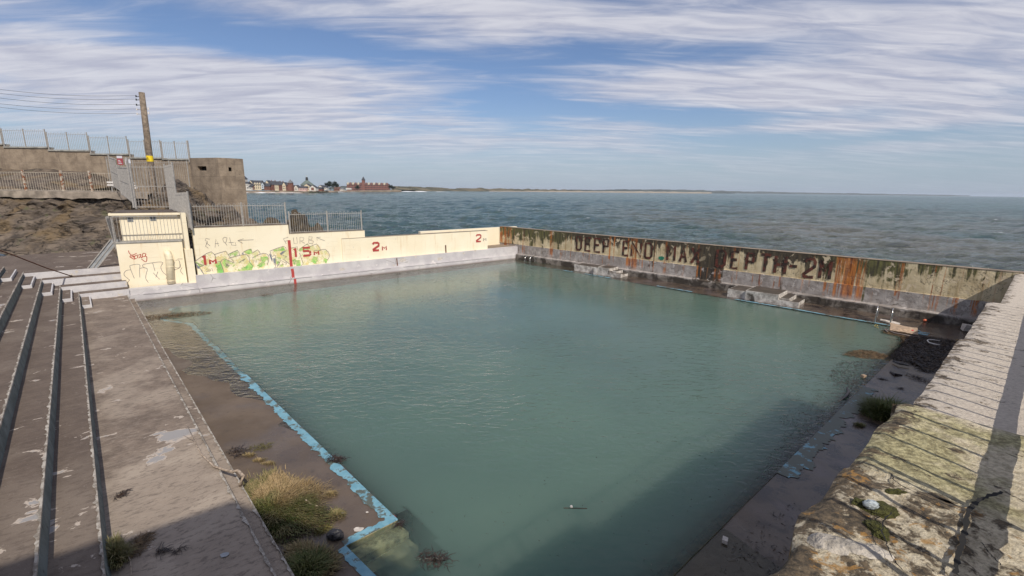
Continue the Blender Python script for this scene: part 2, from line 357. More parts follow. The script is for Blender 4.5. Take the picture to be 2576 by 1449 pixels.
PATCH = [(tuple(g(*p, z)[:2]), r_) for p, z, r_ in (((440, 1085), .38, .75), ((400, 1150), .38, .45), ((455, 1020), .38, .5), ((285, 1105), .38, .14), ((235, 1075), .70, .3), ((230, 1280), .70, .22), ((225, 1390), .70, .4), ((85, 1290), 1.02, .3), ((150, 960), .70, .25), ((295, 1010), .38, .2))]
def m_terr(t, b):
    p = t.pos(); w = wframe(t)
    n = t.noise(t.map(w, scale=(1, 1.0, 1)), 1.6, 7, .65)
    c = t.mix(t.ss(n, .3, .7), (.135, .102, .080), (.235, .182, .142))
    st = t.noise(t.map(w, scale=(.7, 4, 1)), 1.6, 7, .7, .4)
    c = t.mix(t.math('MULTIPLY', t.ss(st, .56, .66), .55), c, (.30, .245, .20))
    c = t.mix(t.math('MULTIPLY', t.math('ADD', t.ss(t.noise(p, .55, 4), .50, .64), t.math('MULTIPLY', t.ss(t.sep(p)[1], 15, 8), t.ss(t.sep(p)[0], -8.2, -7.2))), .62), c, (.36, .295, .235))
    md = t.noise(t.map(w, scale=(1, 2.2, 1)), 5.5, 8, .75, .3)
    c = t.mix(t.math('MULTIPLY', t.ss(md, .5, .62), .55), c, (.085, .066, .054)); c = t.mix(t.math('MULTIPLY', t.ss(md, .46, .36), .5), c, (.34, .285, .235))
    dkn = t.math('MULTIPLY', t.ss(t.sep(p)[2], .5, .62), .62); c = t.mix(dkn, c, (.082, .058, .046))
    # flaked plaster with a pale rim and grey core
    f = t.noise(t.map(w, scale=(1, 1.3, 1)), 1.05, 7, .62, .4)
    thr = t.math('ADD', f, t.math('MULTIPLY', t.math('SUBTRACT', t.noise(p, .23, 2), .5), .25))
    for (qx, qy), rr in PATCH:
        dx = t.math('DIVIDE', t.math('SUBTRACT', t.sep(p)[0], qx), rr); dy = t.math('DIVIDE', t.math('SUBTRACT', t.sep(p)[1], qy), rr)
        thr = t.math('ADD', thr, t.math('MULTIPLY', t.math('EXPONENT', t.math('MULTIPLY', t.math('ADD', t.math('MULTIPLY', dx, dx), t.math('MULTIPLY', dy, dy)), -1)), .12))
    rim = t.ss(thr, .625, .64); core = t.ss(thr, .655, .67)
    c = t.mix(rim, c, (.46, .39, .33)); c = t.mix(t.math('MULTIPLY', core, .8), c, (.26, .26, .27))
    c = t.mix(t.math('MULTIPLY', t.ss(t.noise(p, 22, 5, .7), .62, .7), .55), c, (.36, .31, .26))
    h = t.math('SUBTRACT', t.noise(p, 26, 6, .7), t.math('MULTIPLY', rim, .5))
    cset(t, b, c, .85, t.bump(h, .55, .02))
TERR = mat('worn brown concrete', m_terr)
def m_lip(t, b):
    p = t.pos(); n = t.noise(p, 5, 7, .7)
    c = t.mix(t.ss(n, .4, .6), (.20, .17, .14), (.46, .42, .37))
    cset(t, b, c, .85, t.bump(t.noise(p, 18, 6, .7), .8, .03))
LIP = mat('chipped pale edge', m_lip)
def m_riser(t, b):
    p = t.pos(); x, y, z = t.sep(p); n = t.noise(p, 2.2, 7, .65)
    c = t.mix(t.ss(n, .35, .65), (.085, .105, .100), (.150, .175, .170))
    c = t.mix(t.ss(t.noise(p, 3.3, 7, .7), .60, .66), c, (.06, .055, .05))
    cset(t, b, c, .8, t.bump(t.noise(p, 14, 6, .7), .6, .03))
RISER = mat('green grey painted riser', m_riser)
def m_whit(t, b):
    p = t.pos(); n = t.noise(p, 2.5, 7, .65)
    c = t.mix(t.ss(n, .35, .65), (.50, .48, .49), (.60, .575, .57))
    c = t.mix(t.math('MULTIPLY', t.ss(t.noise(p, 3.3, 7, .7), .60, .64), .8), c, (.58, .50, .38))
    c = t.mix(t.math('MULTIPLY', t.ss(t.noise(p, 11, 6, .7), .65, .7), .8), c, (.16, .12, .10))
    cset(t, b, c, .8, t.bump(t.noise(p, 12, 6, .7), .5, .025))
WHIT = mat('pale painted riser', m_whit)

def m_deck(t, b):
    p = t.pos(); x, y, z = t.sep(p); n = t.noise(p, .8, 6, .6)
    c = t.mix(t.ss(n, .3, .7), (.100, .070, .046), (.152, .112, .080))
    c = t.mix(t.math('MULTIPLY', t.ss(t.noise(p, 30, 5, .75), .6, .72), .4), c, (.20, .17, .14))
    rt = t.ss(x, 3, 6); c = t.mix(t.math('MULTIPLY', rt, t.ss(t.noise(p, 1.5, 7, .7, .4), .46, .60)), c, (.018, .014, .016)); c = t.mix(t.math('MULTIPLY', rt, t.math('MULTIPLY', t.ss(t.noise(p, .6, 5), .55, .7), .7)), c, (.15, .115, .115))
    c = t.mix(t.math('MULTIPLY', t.ss(t.noise(p, 5, 7, .72), .56, .66), .5), c, (.05, .04, .032))
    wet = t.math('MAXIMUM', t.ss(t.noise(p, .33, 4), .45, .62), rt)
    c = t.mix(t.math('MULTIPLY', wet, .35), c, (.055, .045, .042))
    r = t.math('SUBTRACT', .72, t.math('MULTIPLY', wet, .5))
    bh = t.math('ADD', t.noise(p, 40, 4), t.math('MULTIPLY', t.noise(p, 2.0, 4), 1.5))
    cset(t, b, c, r, t.bump(bh, .3, .012))
DECK = mat('silted wet deck', m_deck)
def m_blue(t, b):
    p = t.pos(); n = t.noise(p, 3.0, 7, .68, .3)
    x, y, z = t.sep(p)
    c = t.mix(t.ss(t.noise(p, 6, 5), .3, .7), (.13, .30, .38), (.20, .39, .47))
    dirt = t.ss(t.math('ADD', n, t.math('MULTIPLY', t.ss(x, 4, 7), t.math('MULTIPLY', t.ss(y, 15.5, 14.5), .13))), .515, .57)
    c = t.mix(t.math('MULTIPLY', dirt, .9), c, (.085, .08, .05))
    cset(t, b, c, .5, t.bump(n, .4, .02))
BLUE = mat('flaking blue paint', m_blue)
def m_flake(t, b):
    m_blue(t, b)
BLUEF = mat('pale blue paint patch', m_blue)
def m_poolwall(t, b):
    p = t.pos(); x, y, z = t.sep(p); n = t.noise(p, 4, 7, .7)
    c = t.mix(t.ss(n, .4, .6), (.20, .22, .15), (.40, .34, .22))
    cset(t, b, c, .8)
SUNK = simple('pale slimy step', (.46, .44, .26), .8, vary=.6, scale=5)
PWALL = mat('slimy pool wall', m_poolwall)
simple('red paint', (.42, .06, .05), .6); 
def m_red(t, b):
    p = t.pos(); n = t.noise(p, 6, 6, .7)
    a = t.ss(n, .66, .62)
    cset(t, b, t.mix(t.noise(p, 3), (.34, .035, .03), (.48, .07, .06)), .65, alpha=a)
RED = mat('flaking red paint', m_red)
def m_letter(t, b):
    p = t.pos(); n = t.noise(p, 2.6, 8, .75, .4)
    a = t.math('MULTIPLY', t.ss(n, .66, .60), .95)
    cset(t, b, t.mix(t.ss(t.noise(p, 4), .4, .6), (.030, .018, .014), (.13, .035, .022)), .75, alpha=a)
LETT = mat('faded dark red lettering', m_letter)
INK = simple('thin grey marker ink', (.20, .17, .16), .7, vary=.3)
INKD = simple('dark marker ink', (.06, .05, .06), .7)
REDI = simple('red marker ink', (.40, .035, .02), .6)
def sprayer(name, c1, c2, dens):
    def f(t, b):
        p = t.pos(); n = t.noise(p, 2.6, 5, .6, .4)
        cset(t, b, t.mix(t.ss(t.noise(p, 3.4, 3), .4, .6), c1, c2), .7, alpha=t.math('MULTIPLY', t.ss(n, .62, .40), dens))
    return mat(name, f)
SPG = sprayer('green spray paint', (.22, .52, .12), (.48, .66, .20), 1.0)
SPY = sprayer('yellow spray paint', (.80, .66, .26), (.72, .74, .36), .6)
SPB = sprayer('slate spray paint', (.16, .19, .25), (.22, .24, .28), 1.0)

def m_lichen(t, b):
    p = t.pos(); w = wframe(t); x, y, z = t.sep(w)          # x along the wall (small = near), y across (large = pool edge)
    f = t.noise(p, 30, 7, .74); m2 = t.noise(p, 9, 8, .72, .4); m3 = t.noise(p, 3.0, 8, .7, .3); sm = t.noise(p, 60, 4, .7)
    near = t.ss(x, 4.9, 4.6); slab = t.ss(x, 3.5, 3.2)
    clean = t.mix(t.ss(f, .3, .7), (.48, .41, .34), (.68, .60, .50))
    old = t.mix(t.ss(f, .35, .65), (.40, .33, .22), (.80, .70, .52))
    c = t.mix(near, clean, old)
    yl = t.math('MULTIPLY', t.ss(t.noise(p, 2.2, 5), .36, .52), t.math('MULTIPLY', near, t.math('SUBTRACT', 1, slab)))
    c = t.mix(t.math('MULTIPLY', yl, .75), c, t.mix(t.ss(f, .4, .62), (.17, .15, .055), (.52, .47, .22)))
    # weathered grime: along the pool edge, at the steps and all over the broken slab
    edge = t.ss(y, .30, .62)
    dk = t.math('ADD', t.math('MULTIPLY', m3, .5), t.math('MULTIPLY', m2, .5))
    dk = t.math('ADD', dk, t.math('ADD', t.math('MULTIPLY', edge, .055), t.math('MULTIPLY', slab, .045)))
    stp = t.math('ADD', t.math('EXPONENT', t.math('MULTIPLY', t.math('POWER', t.math('SUBTRACT', x, 9.1), 2), -4)), t.math('EXPONENT', t.math('MULTIPLY', t.math('POWER', t.math('SUBTRACT', x, 4.9), 2), -30)))
    dk = t.math('ADD', dk, t.math('MULTIPLY', stp, .07))
    dark = t.mix(t.ss(f, .38, .66), (.035, .026, .018), (.19, .13, .07))
    dk = t.math('SUBTRACT', dk, t.math('MULTIPLY', t.math('MULTIPLY', t.ss(y, .5, .2), t.math('SUBTRACT', 1, slab)), .03))
    c = t.mix(t.math('MULTIPLY', t.ss(dk, .525, .58), .93), c, dark)
    orr = t.math('MULTIPLY', t.ss(t.noise(p, 8, 7, .72, .4), .575, .63), slab)
    c = t.mix(t.math('MULTIPLY', orr, .75), c, (.46, .24, .06))
    speck = t.math('MULTIPLY', t.ss(sm, .60, .66), t.ss(m3, .42, .55))
    c = t.mix(t.math('MULTIPLY', speck, .8), c, (.045, .035, .025))
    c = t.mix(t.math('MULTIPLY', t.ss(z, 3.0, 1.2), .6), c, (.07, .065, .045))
    h = t.math('ADD', t.math('ADD', t.math('MULTIPLY', m2, .9), t.math('MULTIPLY', f, .6)), t.math('MULTIPLY', t.math('MULTIPLY', m3, slab), 1.6))
    cset(t, b, c, .9, t.bump(h, 1.0, .035))
LICH = mat('lichen crusted wall top', m_lichen)

def m_rock(t, b):
    p = t.pos(); q = t.map(p, rot=(.25, .35, 0), scale=(1, 1, 2.4))
    n = t.noise(q, .9, 9, .68, .5)
    c = t.mix(t.ss(n, .3, .7), (.055, .042, .034), (.20, .155, .115))
    c = t.mix(t.math('MULTIPLY', t.ss(t.noise(p, .35, 5), .5, .65), .6), c, (.19, .125, .055))
    c = t.mix(t.math('MULTIPLY', t.ss(t.noise(p, 1.1, 5), .60, .7), .6), c, (.09, .10, .04))
    wz = t.noise(t.map(p, rot=(.2, .3, .1), scale=(.5, .5, 1.6)), 1.1, 7, .6, 1.2)
    cr = t.math('MULTIPLY', t.ss(t.math('ABSOLUTE', t.math('SUBTRACT', wz, .5)), .022, .0), t.ss(t.noise(p, .5, 3), .42, .58))
    cr = t.math('MAXIMUM', cr, t.ss(t.noise(t.map(p, rot=(.15, .25, 0), scale=(.6, .6, 2.2)), 2.2, 7, .7), .40, .32))
    c = t.mix(t.math('MULTIPLY', cr, .8), c, (.02, .016, .013))
    h = t.math('SUBTRACT', t.math('MULTIPLY', n, 2.0), t.math('MULTIPLY', cr, .6))
    cset(t, b, c, .85, t.bump(h, 1.0, .16))
ROCK = mat('cliff rock', m_rock)
def m_wrock(t, b):
    p = t.pos(); n = t.noise(p, 2.2, 8, .7)
    c = t.mix(t.ss(n, .35, .65), (.022, .017, .012), (.095, .065, .030))
    cset(t, b, c, .6, t.bump(n, 1.0, .15))
WROCK = mat('weedy tidal rock', m_wrock)
def m_conc(t, b):
    p = t.pos(); x, y, z = t.sep(p); n = t.noise(p, 1.1, 8, .68)
    c = t.mix(t.ss(n, .3, .7), (.19, .145, .105), (.33, .26, .19))
    c = t.mix(t.math('MULTIPLY', t.ss(t.noise(t.map(p, scale=(3, 3, .4)), 1, 5), .55, .7), .45), c, (.12, .09, .07))
    c = t.mix(t.math('MULTIPLY', t.ss(t.noise(p, 9, 5, .7), .62, .68), .7), c, (.07, .055, .045))
    fz = t.math('FRACT', t.math('DIVIDE', z, 1.15)); c = t.mix(t.math('MULTIPLY', t.ss(fz, .03, 0), .6), c, (.08, .06, .05))
    cset(t, b, c, .9, t.bump(t.noise(p, 6, 7, .7), .8, .06))
CONC = mat('old brown concrete', m_conc)
CONCG = simple('grey coping concrete', (.28, .27, .24), .85, vary=.35, scale=3, bumpv=.4)
FELT = simple('dark roof felt', (.10, .078, .065), .9, vary=.3, scale=3)
GALV = simple('galvanised steel', (.40, .375, .345), .55, .2, vary=.2, scale=9)
def m_rust(t, b):
    p = t.pos(); n = t.noise(p, 5, 6, .7)
    cset(t, b, t.mix(t.ss(n, .45, .55), (.50, .44, .36), (.24, .09, .035)), .8, t.bump(n, .3, .01))
RUSTY = mat('rust blistered cream paint', m_rust)
RUST = simple('rusty iron', (.15, .07, .045), .85, .2, vary=.4, scale=10)
CHROME = simple('stainless rail', (.62, .60, .58), .25, .9, vary=.1)
WOODP = simple('tarred weathered wood', (.20, .155, .115), .85, vary=.4, scale=5, bumpv=.5)
WOODG = simple('grey weathered board', (.33, .35, .37), .8, vary=.2, scale=4)
DRIFT = simple('driftwood', (.34, .27, .21), .85, vary=.45, scale=14, bumpv=.4)
PIPEM = simple('cream plastic pipe', (.80, .70, .50), .45, vary=.06)
WEED = simple('wet kelp', (.030, .018, .013), .35, vary=.6, scale=9)
WEEDB = simple('brown dried weed', (.12, .075, .035), .7, vary=.6, scale=9)
WEEDG = simple('olive wrack', (.10, .085, .02), .6, vary=.5, scale=12)
STONE = simple('dark slate stone', (.028, .026, .030), .5, vary=.5, scale=12, bumpv=.5)
PALE = simple('pale plaster', (.52, .47, .42), .85, vary=.25, scale=12, bumpv=.5)
SLAB = simple('broken sandstone slab', (.36, .26, .18), .85, vary=.3, scale=9, bumpv=.6)
WHITEP = simple('white plastic', (.70, .66, .62), .5, vary=.12)
REDP = simple('red plastic', (.45, .03, .03), .4)
ORAP = simple('orange plastic', (.55, .13, .06), .5)
BLACKH = simple('dark opening', (.012, .011, .010), .9, vary=.1)
YEL = simple('yellow enamel', (.85, .62, .02), .5, vary=.05)
BLK = simple('black print', (.02, .02, .02), .6, vary=.1)
WSIGN = simple('white sign enamel', (.62, .62, .66), .5, vary=.05)
RSIGN = simple('red sign enamel', (.34, .06, .07), .5, vary=.1)
GREENP = simple('green spray mark', (.02, .20, .12), .7)
MOSS = simple('moss cushion', (.085, .085, .018), .95, vary=.6, scale=40, bumpv=1.0, bdist=.03)
GRASS = None
def m_grass(t, b):
    at = t.n.new('ShaderNodeAttribute'); at.attribute_name = 'dry'; d = at.outputs['Fac']
    p = t.pos(); n = t.noise(p, 14, 3)
    c = t.mix(t.ss(n, .3, .7), (.040, .065, .010), (.095, .12, .022))
    c = t.mix(d, c, t.mix(n, (.22, .15, .06), (.42, .30, .165)))
    cset(t, b, c, .7)
GRASS = mat('coastal grass', m_grass)
def m_sand(t, b):
    p = t.pos(); n = t.noise(p, .03, 6)
    cset(t, b, t.mix(t.ss(n, .35, .65), (.20, .155, .11), (.34, .26, .19)), .9, t.bump(t.noise(p, .2, 6), .6, .5))
SHORE = mat('boulder shore', m_sand)
SANDM = simple('pale sand', (.34, .29, .23), .9, vary=.1, scale=.01)
def m_dune(t, b):
    p = t.pos(); n = t.noise(p, .012, 7, .65)
    cset(t, b, t.mix(t.ss(n, .4, .6), (.055, .055, .030), (.16, .13, .075)), .95)
DUNE = mat('dune grass land', m_dune)
HILLM = simple('far hill', (.07, .085, .075), .95, vary=.3, scale=.004)
TREEM = simple('dark conifer foliage', (.018, .028, .014), .9, vary=.6, scale=.3)
TRUNK = simple('bark', (.08, .06, .045), .9)
HW = simple('house white render', (.66, .62, .56), .8, vary=.06, scale=.2)
HC = simple('house cream render', (.66, .56, .40), .8, vary=.06, scale=.2)
HP = simple('house pink render', (.60, .42, .38), .8, vary=.06, scale=.2)
HB = simple('house red brick', (.20, .085, .060), .85, vary=.15, scale=.3)
HR = simple('grand red brick', (.24, .105, .080), .85, vary=.15, scale=.3)
ROOFM = simple('slate roof', (.050, .052, .062), .7, vary=.2, scale=.3)
ROOFG = simple('pale slate roof', (.16, .16, .17), .7, vary=.2, scale=.3)
COPPER = simple('grey green roof', (.13, .16, .14), .7, vary=.15, scale=.3)
GLASS = simple('dark window', (.03, .035, .045), .2, vary=.2)
FOAM = simple('breaking foam', (.75, .76, .78), .8, vary=.1)
CASTW = simple('shadow building render', (.50, .46, .40), .8, vary=.2, scale=1)  # walls of the unseen building added for its shadow
WALKM = simple('walkway concrete', (.30, .26, .22), .85, vary=.3, scale=2, bumpv=.4)
# ================================================================ the setting
def grid_mesh(name, mt, nu, nv, fn, parent=None, smooth=True, attr=None):
    vs = [fn(i/nu, j/nv) for j in range(nv+1) for i in range(nu+1)]
    fs = [(j*(nu+1)+i, j*(nu+1)+i+1, (j+1)*(nu+1)+i+1, (j+1)*(nu+1)+i) for j in range(nv) for i in range(nu)]
    me = bpy.data.meshes.new(name); me.from_pydata([Vector(v) for v in vs], [], fs); me.materials.append(mt)
    if sum(p.normal.z for p in me.polygons) < 0: me.flip_normals()
    if smooth: me.polygons.foreach_set('use_smooth', [True]*len(me.polygons))
    o = bpy.data.objects.new(name, me); C.objects.link(o); WLOC[o.name] = Vector((0, 0, 0))
    if parent is not None:
        o.parent = parent; off = WLOC.get(parent.name, Vector((0, 0, 0))); o.location = -off
    if attr:
        a = me.attributes.new(attr[0], 'FLOAT', 'POINT'); a.data.foreach_set('value', [attr[1](Vector(v)) for v in vs])
    return o
SEAZ = -2.0
# sea: a polar sheet, rolling close by, flat towards the horizon
def sea_pt(a, b):
    rr = 14*math.exp(b*7.6); an = R(-62 + 130*a)
    x = rr*math.sin(an); y = rr*math.cos(an); h = 0
    if rr < 900:
        k = min(1, max(0, (900-rr)/500)); q = Vector((x*.5, y, 0))
        h = .55*noise.noise(q*.13) + .34*noise.noise(q*.31+Vector((5, 2, 0))) + .16*noise.noise(Vector((x*.7, y, 0))*.8)
        h += .14*noise.noise(Vector((x*1.1, y*1.7, 3))) if rr < 160 else 0
        h *= k*1.3
    return (x, y, SEAZ+h)
struct(grid_mesh('sea', SEA, 300, 700, sea_pt))
# ground under and behind the whole place, sinking under the sea
gm = MB(); gm.prism([(-9000, -9000), (9000, -9000), (9000, -4), (60, -4), (30, 10), (24.3, 18.5), (.8, 43), (-30, 38), (-60, 75), (-9000, 200)], -7, -2.6)
BASE0 = True
struct(gm.build('ground', ROCK))

# pool outline (inner edge) --------------------------------------------------
A1 = g(485, 812); A2 = g(415, 803); A3 = g(440, 773); A4 = g(492, 767)
Bc = g(1296, 659.5); K = g(2310, 834)
W3in = lambda al, pp: Vector((al*dd.x+pp*dn.x, al*dd.y+pp*dn.y, 0))
G1 = g(1000, 1310); G2 = g(868, 1377); G3 = g(940, 1449)
N4 = G3 + (G3-G2).normalized()*((Vector(G3[:2]).dot(dn)-3.0)/.99)
kerb_line = [A1, A2, A3, A4, Bc, W3in(K.dot(Vector((dd.x, dd.y, 0))), 3.0), N4, G3, G2, G1]
pool = [(p.x, p.y) for p in kerb_line]
def inside(x, y, poly):
    c = False; n = len(poly)
    for i in range(n):
        x1, y1 = poly[i]; x2, y2 = poly[(i+1) % n]
        if (y1 > y) != (y2 > y) and x < (x2-x1)*(y-y1)/(y2-y1)+x1: c = not c
    return c
def dist_poly(x, y, poly):
    d = 1e9; n = len(poly)
    for i in range(n):
        x1, y1 = poly[i]; x2, y2 = poly[(i+1) % n]; dx, dy = x2-x1, y2-y1
        t = max(0, min(1, ((x-x1)*dx+(y-y1)*dy)/(dx*dx+dy*dy))); d = min(d, math.hypot(x-x1-t*dx, y-y1-t*dy))
    return d
# deck level: falls gently to the far left corner where the pool has flooded it
la, lb = g(430, 905), g(742, 1066)
ld = (lb-la).normalized(); ln = Vector((-ld.y, ld.x, 0)); ln = ln if ln.y > 0 else -ln
def deckz(x, y):
    e = (Vector((x, y, 0))-la).dot(ln)
    zl = max(-.07, min(.06, -e*.011)) + .010*noise.noise(Vector((x, y, 0))*.7)
    right = max(0, min(1, (x-2)/3))
    far = W2.v.x*(x-W2.o.x)+W2.v.y*(y-W2.o.y)
    s2 = (Vector((x, y))-W2.o).dot(W2.u)
    zr = .012 + .018*noise.noise(Vector((x, y, 3))*.45)
    if far > -3.2: zr = -.035+.045*min(1, s2/14) + .015*noise.noise(Vector((x, y, 0))*.4)
    return zl*(1-right)+zr*right
# trench and terrace axes
d2v = Vector((math.sin(R(46.7)), math.cos(R(46.7)))); d1v = Vector((math.sin(R(136.7)), math.cos(R(136.7))))
TQ = lambda q, w, z=0: Vector((d2v.x*q+d1v.x*w, d2v.y*q+d1v.y*w, z))
def qw(p): return Vector(p[:2]).dot(d2v), Vector(p[:2]).dot(d1v)
LIPQ, TRQ = 1.46, qw(g(470, 980, .2))[0]; FARW = -30.85
HSW = [-28.7, -29.1, -29.5, -30.1, -30.7, -31.2]
print('trench q', TRQ, 'far w', [qw(g(*z0(*p), .38)) for p in ((1290, 700), (1480, 690), (1950, 645))], 'lip far', qw(g(320, 745, .38)))
deckpoly = [TQ(TRQ-.4, -33), W1.P(27, .2, 0), W2.P(W2.L, .2, 0), W3.P(36, .3, 0), TQ(TRQ-.4, 6)]
def quadmap(c, a, b): return (c[0]*(1-a)+c[1]*a)*(1-b)+(c[3]*(1-a)+c[2]*a)*b
dq = [TQ(TRQ-.5, -34), W2.P(-.3, .6, 0), W3.P(-.3, .4, 0)+Vector((0, 0, 0)), W3.P(38, .4, 0)]
dq = [Vector((q.x, q.y, 0)) for q in dq]
# deck sheet with the pool basin cut out: ring of quads round the outline
def bowl():
    # triangulate the deck between outer boundary and pool outline through a fine grid clipped by the outline
    bm = bmesh.new(); outer = [Vector((p.x, p.y, 0)) for p in [TQ(TRQ-.3, -33.2), W1.P(W1.L+.4, .5, 0), W3.P(-.4, .4, 0), W3.P(28.2, .3, 0), TQ(TRQ-.3, -.6)]]
    from mathutils.geometry import delaunay_2d_cdt
    pts = [Vector((p.x, p.y)) for p in outer]; edges = [(i, (i+1) % 5) for i in range(5)]
    k = len(pts); kl = []
    n = len(kerb_line)
    for i in range(n):
        a, b_ = kerb_line[i], kerb_line[(i+1) % n]; m_ = max(1, int((b_-a).length/.5))
        for j in range(m_): q = a.lerp(b_, j/m_); kl.append(Vector((q.x, q.y)))
    pts += kl; edges += [(k+i, k+(i+1) % len(kl)) for i in range(len(kl))]
    ox = [(p.x, p.y) for p in outer]
    yy = -12
    while yy < 43:
        xx = -30
        while xx < 25:
            x_, y_ = xx+random.uniform(-.1, .1), yy+random.uniform(-.1, .1)
            if inside(x_, y_, ox) and not inside(x_, y_, pool) and dist_poly(x_, y_, pool) > .15 and dist_poly(x_, y_, ox) > .15: pts.append(Vector((x_, y_)))
            xx += .5
        yy += .5
    vo, eo, fo, _, _, _ = delaunay_2d_cdt(pts, edges, [], 0, 1e-4)
    mb = MB(); vs = [(v.x, v.y, deckz(v.x, v.y)) for v in vo]
    fs = [f for f in fo if not inside(sum(vo[i].x for i in f)/3, sum(vo[i].y for i in f)/3, pool) and inside(sum(vo[i].x for i in f)/3, sum(vo[i].y for i in f)/3, ox)]
    mb.add(vs, fs); return mb
struct(bowl().build('deck', DECK, smooth=True))
# basin walls and floor
pw = MB()
for i in range(len(kerb_line)):
    a, b_ = kerb_line[i], kerb_line[(i+1) % len(kerb_line)]
    pw.add([(a.x, a.y, -2.2), (b_.x, b_.y, -2.2), (b_.x, b_.y, deckz(b_.x, b_.y)), (a.x, a.y, deckz(a.x, a.y))], [(0, 1, 2, 3)])
pw.add([(p.x, p.y, -2.2) for p in kerb_line], [list(range(len(kerb_line)))])
# sunk entry steps at the near corner
e1 = (G1-G2).normalized(); e2 = (G3-G2).normalized()
cc = lambda a, b_, z: (G2+e1*a+e2*b_)+Vector((0, 0, z))
struct(pw.build('pool_basin', PWALL))
for q, (zt_q, b0_q) in enumerate(((-.10, .02), (-.24, .30), (-.40, .58))):
    pw = MB(); pw.hexa([cc(.02, b0_q, -1.5), cc(1.02, b0_q, -1.5), cc(1.02, b0_q+.27, -1.5), cc(.02, b0_q+.27, -1.5), cc(.02, b0_q, zt_q), cc(1.02, b0_q, zt_q), cc(1.02, b0_q+.27, zt_q), cc(.02, b0_q+.27, zt_q)]); struct(pw.build('sunk_step', SUNK), 'sunk entry step')
# blue kerb: a ragged painted band, sitting a few mm above the deck
def ragged(pts, w, zoff, seed, gaps=(), wob=.35):
    mb = MB(); acc = 0; L = []
    for i in range(len(pts)-1):
        a, b_ = pts[i], pts[i+1]; t = (b_-a).normalized(); nn = Vector((-t.y, t.x, 0)); m_ = max(2, int((b_-a).length/.07)); row = []
        side = 1 if not inside((a.lerp(b_, .5)+nn*.1).x, (a.lerp(b_, .5)+nn*.1).y, pool) else -1
        for j in range(m_+1):
            q = a.lerp(b_, j/m_); s_ = acc+(b_-a).length*j/m_
            ww = w*(1 + wob*noise.noise(Vector((s_*2.2, seed, 0))) + wob*.8*noise.noise(Vector((s_*9, seed, 5))))
            o_ = q+nn*side*max(.03, ww); row.append((q-nn*side*.012, o_, s_))
        for j in range(m_):
            if any(g0 < row[j][2] < g1 for g0, g1 in gaps): continue
            v = [row[j][0], row[j+1][0], row[j+1][1], row[j][1]]
            mb.add([(p.x, p.y, deckz(p.x, p.y)+zoff) for p in v], [(0, 1, 2, 3)])
        acc += (b_-a).length
    return mb
kl_ = (kerb_line[5]-Bc).length
kr = root('pool_kerb', (0, 0, 0), 'flaking blue painted kerb round the murky pool', 'kerb')
ragged([A1, G1], .19, .010, 1, wob=.6).build('painted_edge', BLUE, kr)
ragged([G1, G2, G3, N4], .15, .010, 2, wob=.35).build('painted_edge', BLUE, kr)
ragged([A4, Bc], .22, .012, 3).build('painted_edge', BLUE, kr)
ragged([A2, A1], .2, .012, 3).build('painted_edge', BLUE, kr)
ragged([A3, A4], .2, .012, 3).build('painted_edge', BLUE, kr)
ragged([A3, A2], .2, .012, 3, gaps=((.5, 1.6),)).build('painted_edge', BLUE, kr)
ragged([Bc, kerb_line[5]], .17, .030, 4, gaps=((0, 1.0), (6.2, 7.3), (9.6, 13.2), (15.6, 18.1))).build('painted_edge', BLUE, kr)
ragged([kerb_line[5], kerb_line[6]], .34, .012, 6, gaps=((.6, 9.4), (16.5, 40)), wob=.8).build('painted_edge', BLUE, kr)
# red band on the pool side of the left kerb
rb = MB(); tt_ = (G1-A1).normalized(); nn_ = Vector((-tt_.y, tt_.x, 0)); nn_ = nn_ if nn_.x > 0 else -nn_
for j in range(0, 300):
    s_ = j*.06
    if noise.noise(Vector((s_*.9, 3, 3)))+.3*noise.noise(Vector((s_*7, 3, 3))) > .0+.3*(s_ < 11): 
        a = A1+tt_*s_; b_ = A1+tt_*(s_+.06)
        if (b_-A1).length > (G1-A1).length: break
        rb.add([a+nn_*.03+Vector((0, 0, -.02)), b_+nn_*.03+Vector((0, 0, -.02)), b_+nn_*(.075+.05*noise.noise(Vector((s_*6, 0, 0))))+Vector((0, 0, -.02)), a+nn_*(.075+.05*noise.noise(Vector((s_*6-.36, 0, 0))))+Vector((0, 0, -.02))], [(0, 1, 2, 3)])
rb.build('red_band', RED, kr)

# water sheet with its depth
def depth(v):
    ins = inside(v.x, v.y, pool); d = dist_poly(v.x, v.y, pool)
    if not ins: return max(0, -deckz(v.x, v.y))*.55
    pp = Vector((v.x, v.y)).dot(dn); al = Vector((v.x, v.y)).dot(dd)
    e = (Vector((v.x, v.y, 0))-G2)
    if -0.1 < e.dot(e2) < 1.3 and -.1 < e.dot(e1) < 1.3: return .03 + .16*max(0, e.dot(e2)) + .25*max(0, e.dot(e1)-1.0)
    near_right = pp-3.0      # sand banked against the right hand edge
    if near_right < 1.0: return .015+max(0, near_right)*.55 + max(0, near_right-.35)*.5
    return .25+d*.7
wq = [TQ(TRQ-.1, -33.0), Vector((*W1.P(W1.L+.3, .6, 0)[:2], 0)), Vector((*W3.P(-.3, .3, 0)[:2], 0)), Vector((*W3.P(28.5, .3, 0)[:2], 0))]
wq = [Vector((q.x, q.y, 0)) for q in wq]
struct(grid_mesh('water', POOL, 330, 330, lambda a, b_: quadmap([wq[0], wq[1], wq[2], wq[3]], a, b_), attr=('depth', depth)))

